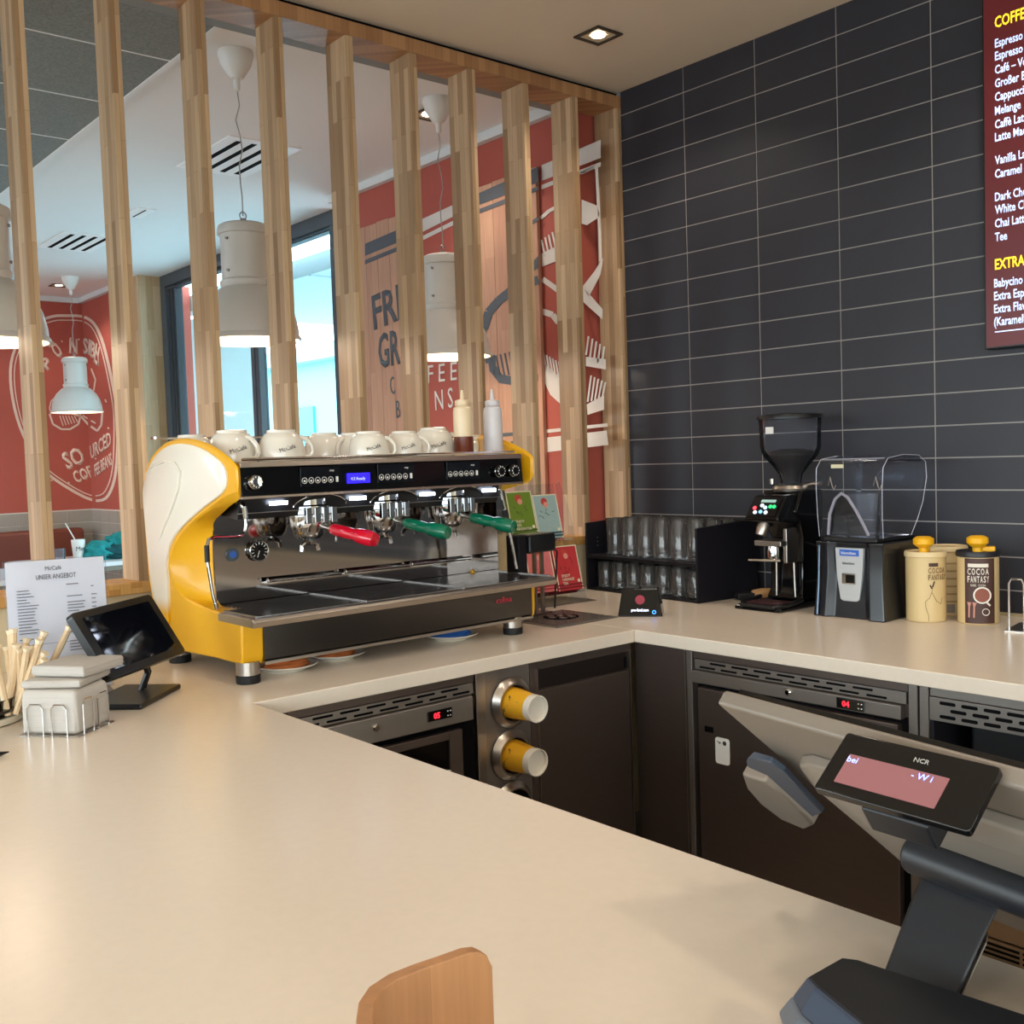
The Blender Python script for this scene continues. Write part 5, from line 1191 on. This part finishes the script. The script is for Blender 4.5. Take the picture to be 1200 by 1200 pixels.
def bulge(off, i): return [pq_(a, b, off) for a, b in ((.065 + i, .075 + i), (.09 + i, .062 + i), (.36 - i, .062 + i), (.36 - i, hh_ - .02 - i), (.115 + i, hh_ - .02 - i), (.085 + i, hh_ - .05 - i))]
MB().loft([bulge(0, 0), bulge(.012, .002), bulge(.024, .02)]).build('rear_housing', M_silver, TL, bevel=.003, seg=3)
# card reader on the left edge
MB().prism([pp(*q, -.012) for q in ((879, 890), (884, 906), (900, 925), (925, 944), (952, 955), (962, 950), (930, 915), (905, 897))], mm_ * .022).build('card_reader', M_silver, TL, bevel=.004, seg=3)
MB().prism([pp(*q, .010) for q in ((878, 886), (884, 880), (906, 886), (922, 897), (967, 946), (956, 951), (903, 902), (880, 892))], mm_ * .008).build('reader_slot', mat('reader_blue_grey', '3c4450', .4), TL, bevel=.002)
# horizontal hinge tube
h0 = at(1068, 1000, 0, -2.085) - T0
MB().cyl(h0, h0 + wd * .30, .0185, n=28).build('hinge_tube', M_tillb, TL, bevel=.004)
MB().cyl(h0 + zz * .020 + uu * .022 + wd * .004, h0 + zz * .020 + uu * .022 + wd * .30, .020, n=28).build('hinge_cover', M_tillb, TL, bevel=.004)
# customer display
KD = .90; dc0 = CAM + (Vector((-2.1405, -2.3435, 1.119)) - CAM) * KD - T0; dw = Vector((-.01, -1, -.023)).normalized(); dh = Vector((.80, 0, .60)); dh = (dh - dw * dh.dot(dw)).normalized(); dn = dw.cross(dh); print('DISP', [round((dc0 + T0 + dw * a - H0).dot(mm_), 3) for a in (-.07, .07)])
if dn.dot(CAM - T0 - dc0) < 0: dn = -dn
def dq(w_, h_, r, o0, o1, cx=0, cy=0):
    return MB().loft([[dc0 + dw * (x + cx) * KD + dh * (y + cy) * KD + dn * o for x, y in rrect(w_, h_, r)] for o in (o0, o1)])
ds = dq(.151, .071, .004, -.008, 0).build('customer_display', M_blackg, TL, bevel=.0015)
dq(.099, .034, .001, 0, .0006, -.010, -.006).build('display_panel', mat('lcd_mauve', '8a5a5c', .14, emit='7d5053', estr=.12), ds)
M_lcdt = mat('lcd_letters', '9aa6ff', .4, emit='a4b0ff', estr=1.2)
text('display_text', 'bei', dc0 + dw * -.0525 + dh * .0015 + dn * .001, dw, dh, .0060, M_lcdt, ds)
text('display_text', '- W i', dc0 + dw * .006 + dh * .0015 + dn * .001, dw, dh, .0060, M_lcdt, ds)
text('lettering', 'NCR', dc0 + dw * .001 + dh * .0175 + dn * .0004, dw, dh, .0045, mat('grey_letters', 'a8a49c', .5), ds)
MB().prism([dc0 + dw * a + dh * b - dn * .014 for a, b in ((-.03, -.03), (.03, -.03), (.03, .0), (-.03, .0))], -dn * .03).build('display_bracket', M_tillb, TL, bevel=.003)
# arm
a0, a1 = at(1085, 1020, 0, -2.085) - T0, at(1178, 1052, 0, -2.10) - T0
b0, b1 = at(1015, 1199, 0, -2.16) - T0, at(1101, 1199, 0, -2.172) - T0
dirl = (b0 - a0).normalized(); b0 = b0 + dirl * .08; b1 = b1 + dirl * .08
thk = Vector((.030, .012, 0))
k0, k1 = a0 + (b0 - a0) * .14 + Vector((-.006, 0, 0)), a1 + (b1 - a1) * .14 + Vector((-.006, 0, 0))
MB().loft([[a0, a1, a1 + thk, a0 + thk], [k0, k1, k1 + thk, k0 + thk], [b0, b1, b1 + thk, b0 + thk]]).build('arm', M_tillb, TL, bevel=.004, seg=3)
MB().loft([[p + (q - p) * t + wd * .001 + thk * .15, p + (q - p) * t + wd * .003 + thk * .15, p + (q - p) * t + wd * .003 + thk * .8, p + (q - p) * t + wd * .001 + thk * .8] for p, q in ((a1, b1),) for t in (.22, .95)]).build('arm_trim', M_silver, TL, bevel=.001)
# base: wedge with a chamfered corner
bpoly = [(-2.253, -2.316), (-2.204, -2.317), (-2.196, -2.330), (-2.170, -2.60), (-2.30, -2.62), (-2.345, -2.55), (-2.287, -2.389), (-2.262, -2.330)]
def basering(g_, z):
    P = [Vector(p) for p in bpoly]; k = len(P); out = []
    for i in range(k):
        t = (P[(i + 1) % k] - P[i - 1]).normalized(); out.append(P[i] + Vector((-t.y, t.x)) * g_)
    return [Vector((p.x - T0.x, p.y - T0.y, z)) for p in out]
MB().loft([basering(.026, 0), basering(.027, .006), basering(.016, .022)]).build('base', mat('till_blue_grey', '6d7580', .35, .3), TL, smooth=0, bevel=.003, seg=3)
MB().loft([basering(.015, .0222), basering(.001, .044)]).build('base_shoulder', mat('till_slate', '3f4a5c', .35, .2), TL, smooth=0, bevel=.003, seg=3)
MB().loft([basering(0, .043), basering(-.002, .0455)]).build('base_top', M_tillb, TL, smooth=0)
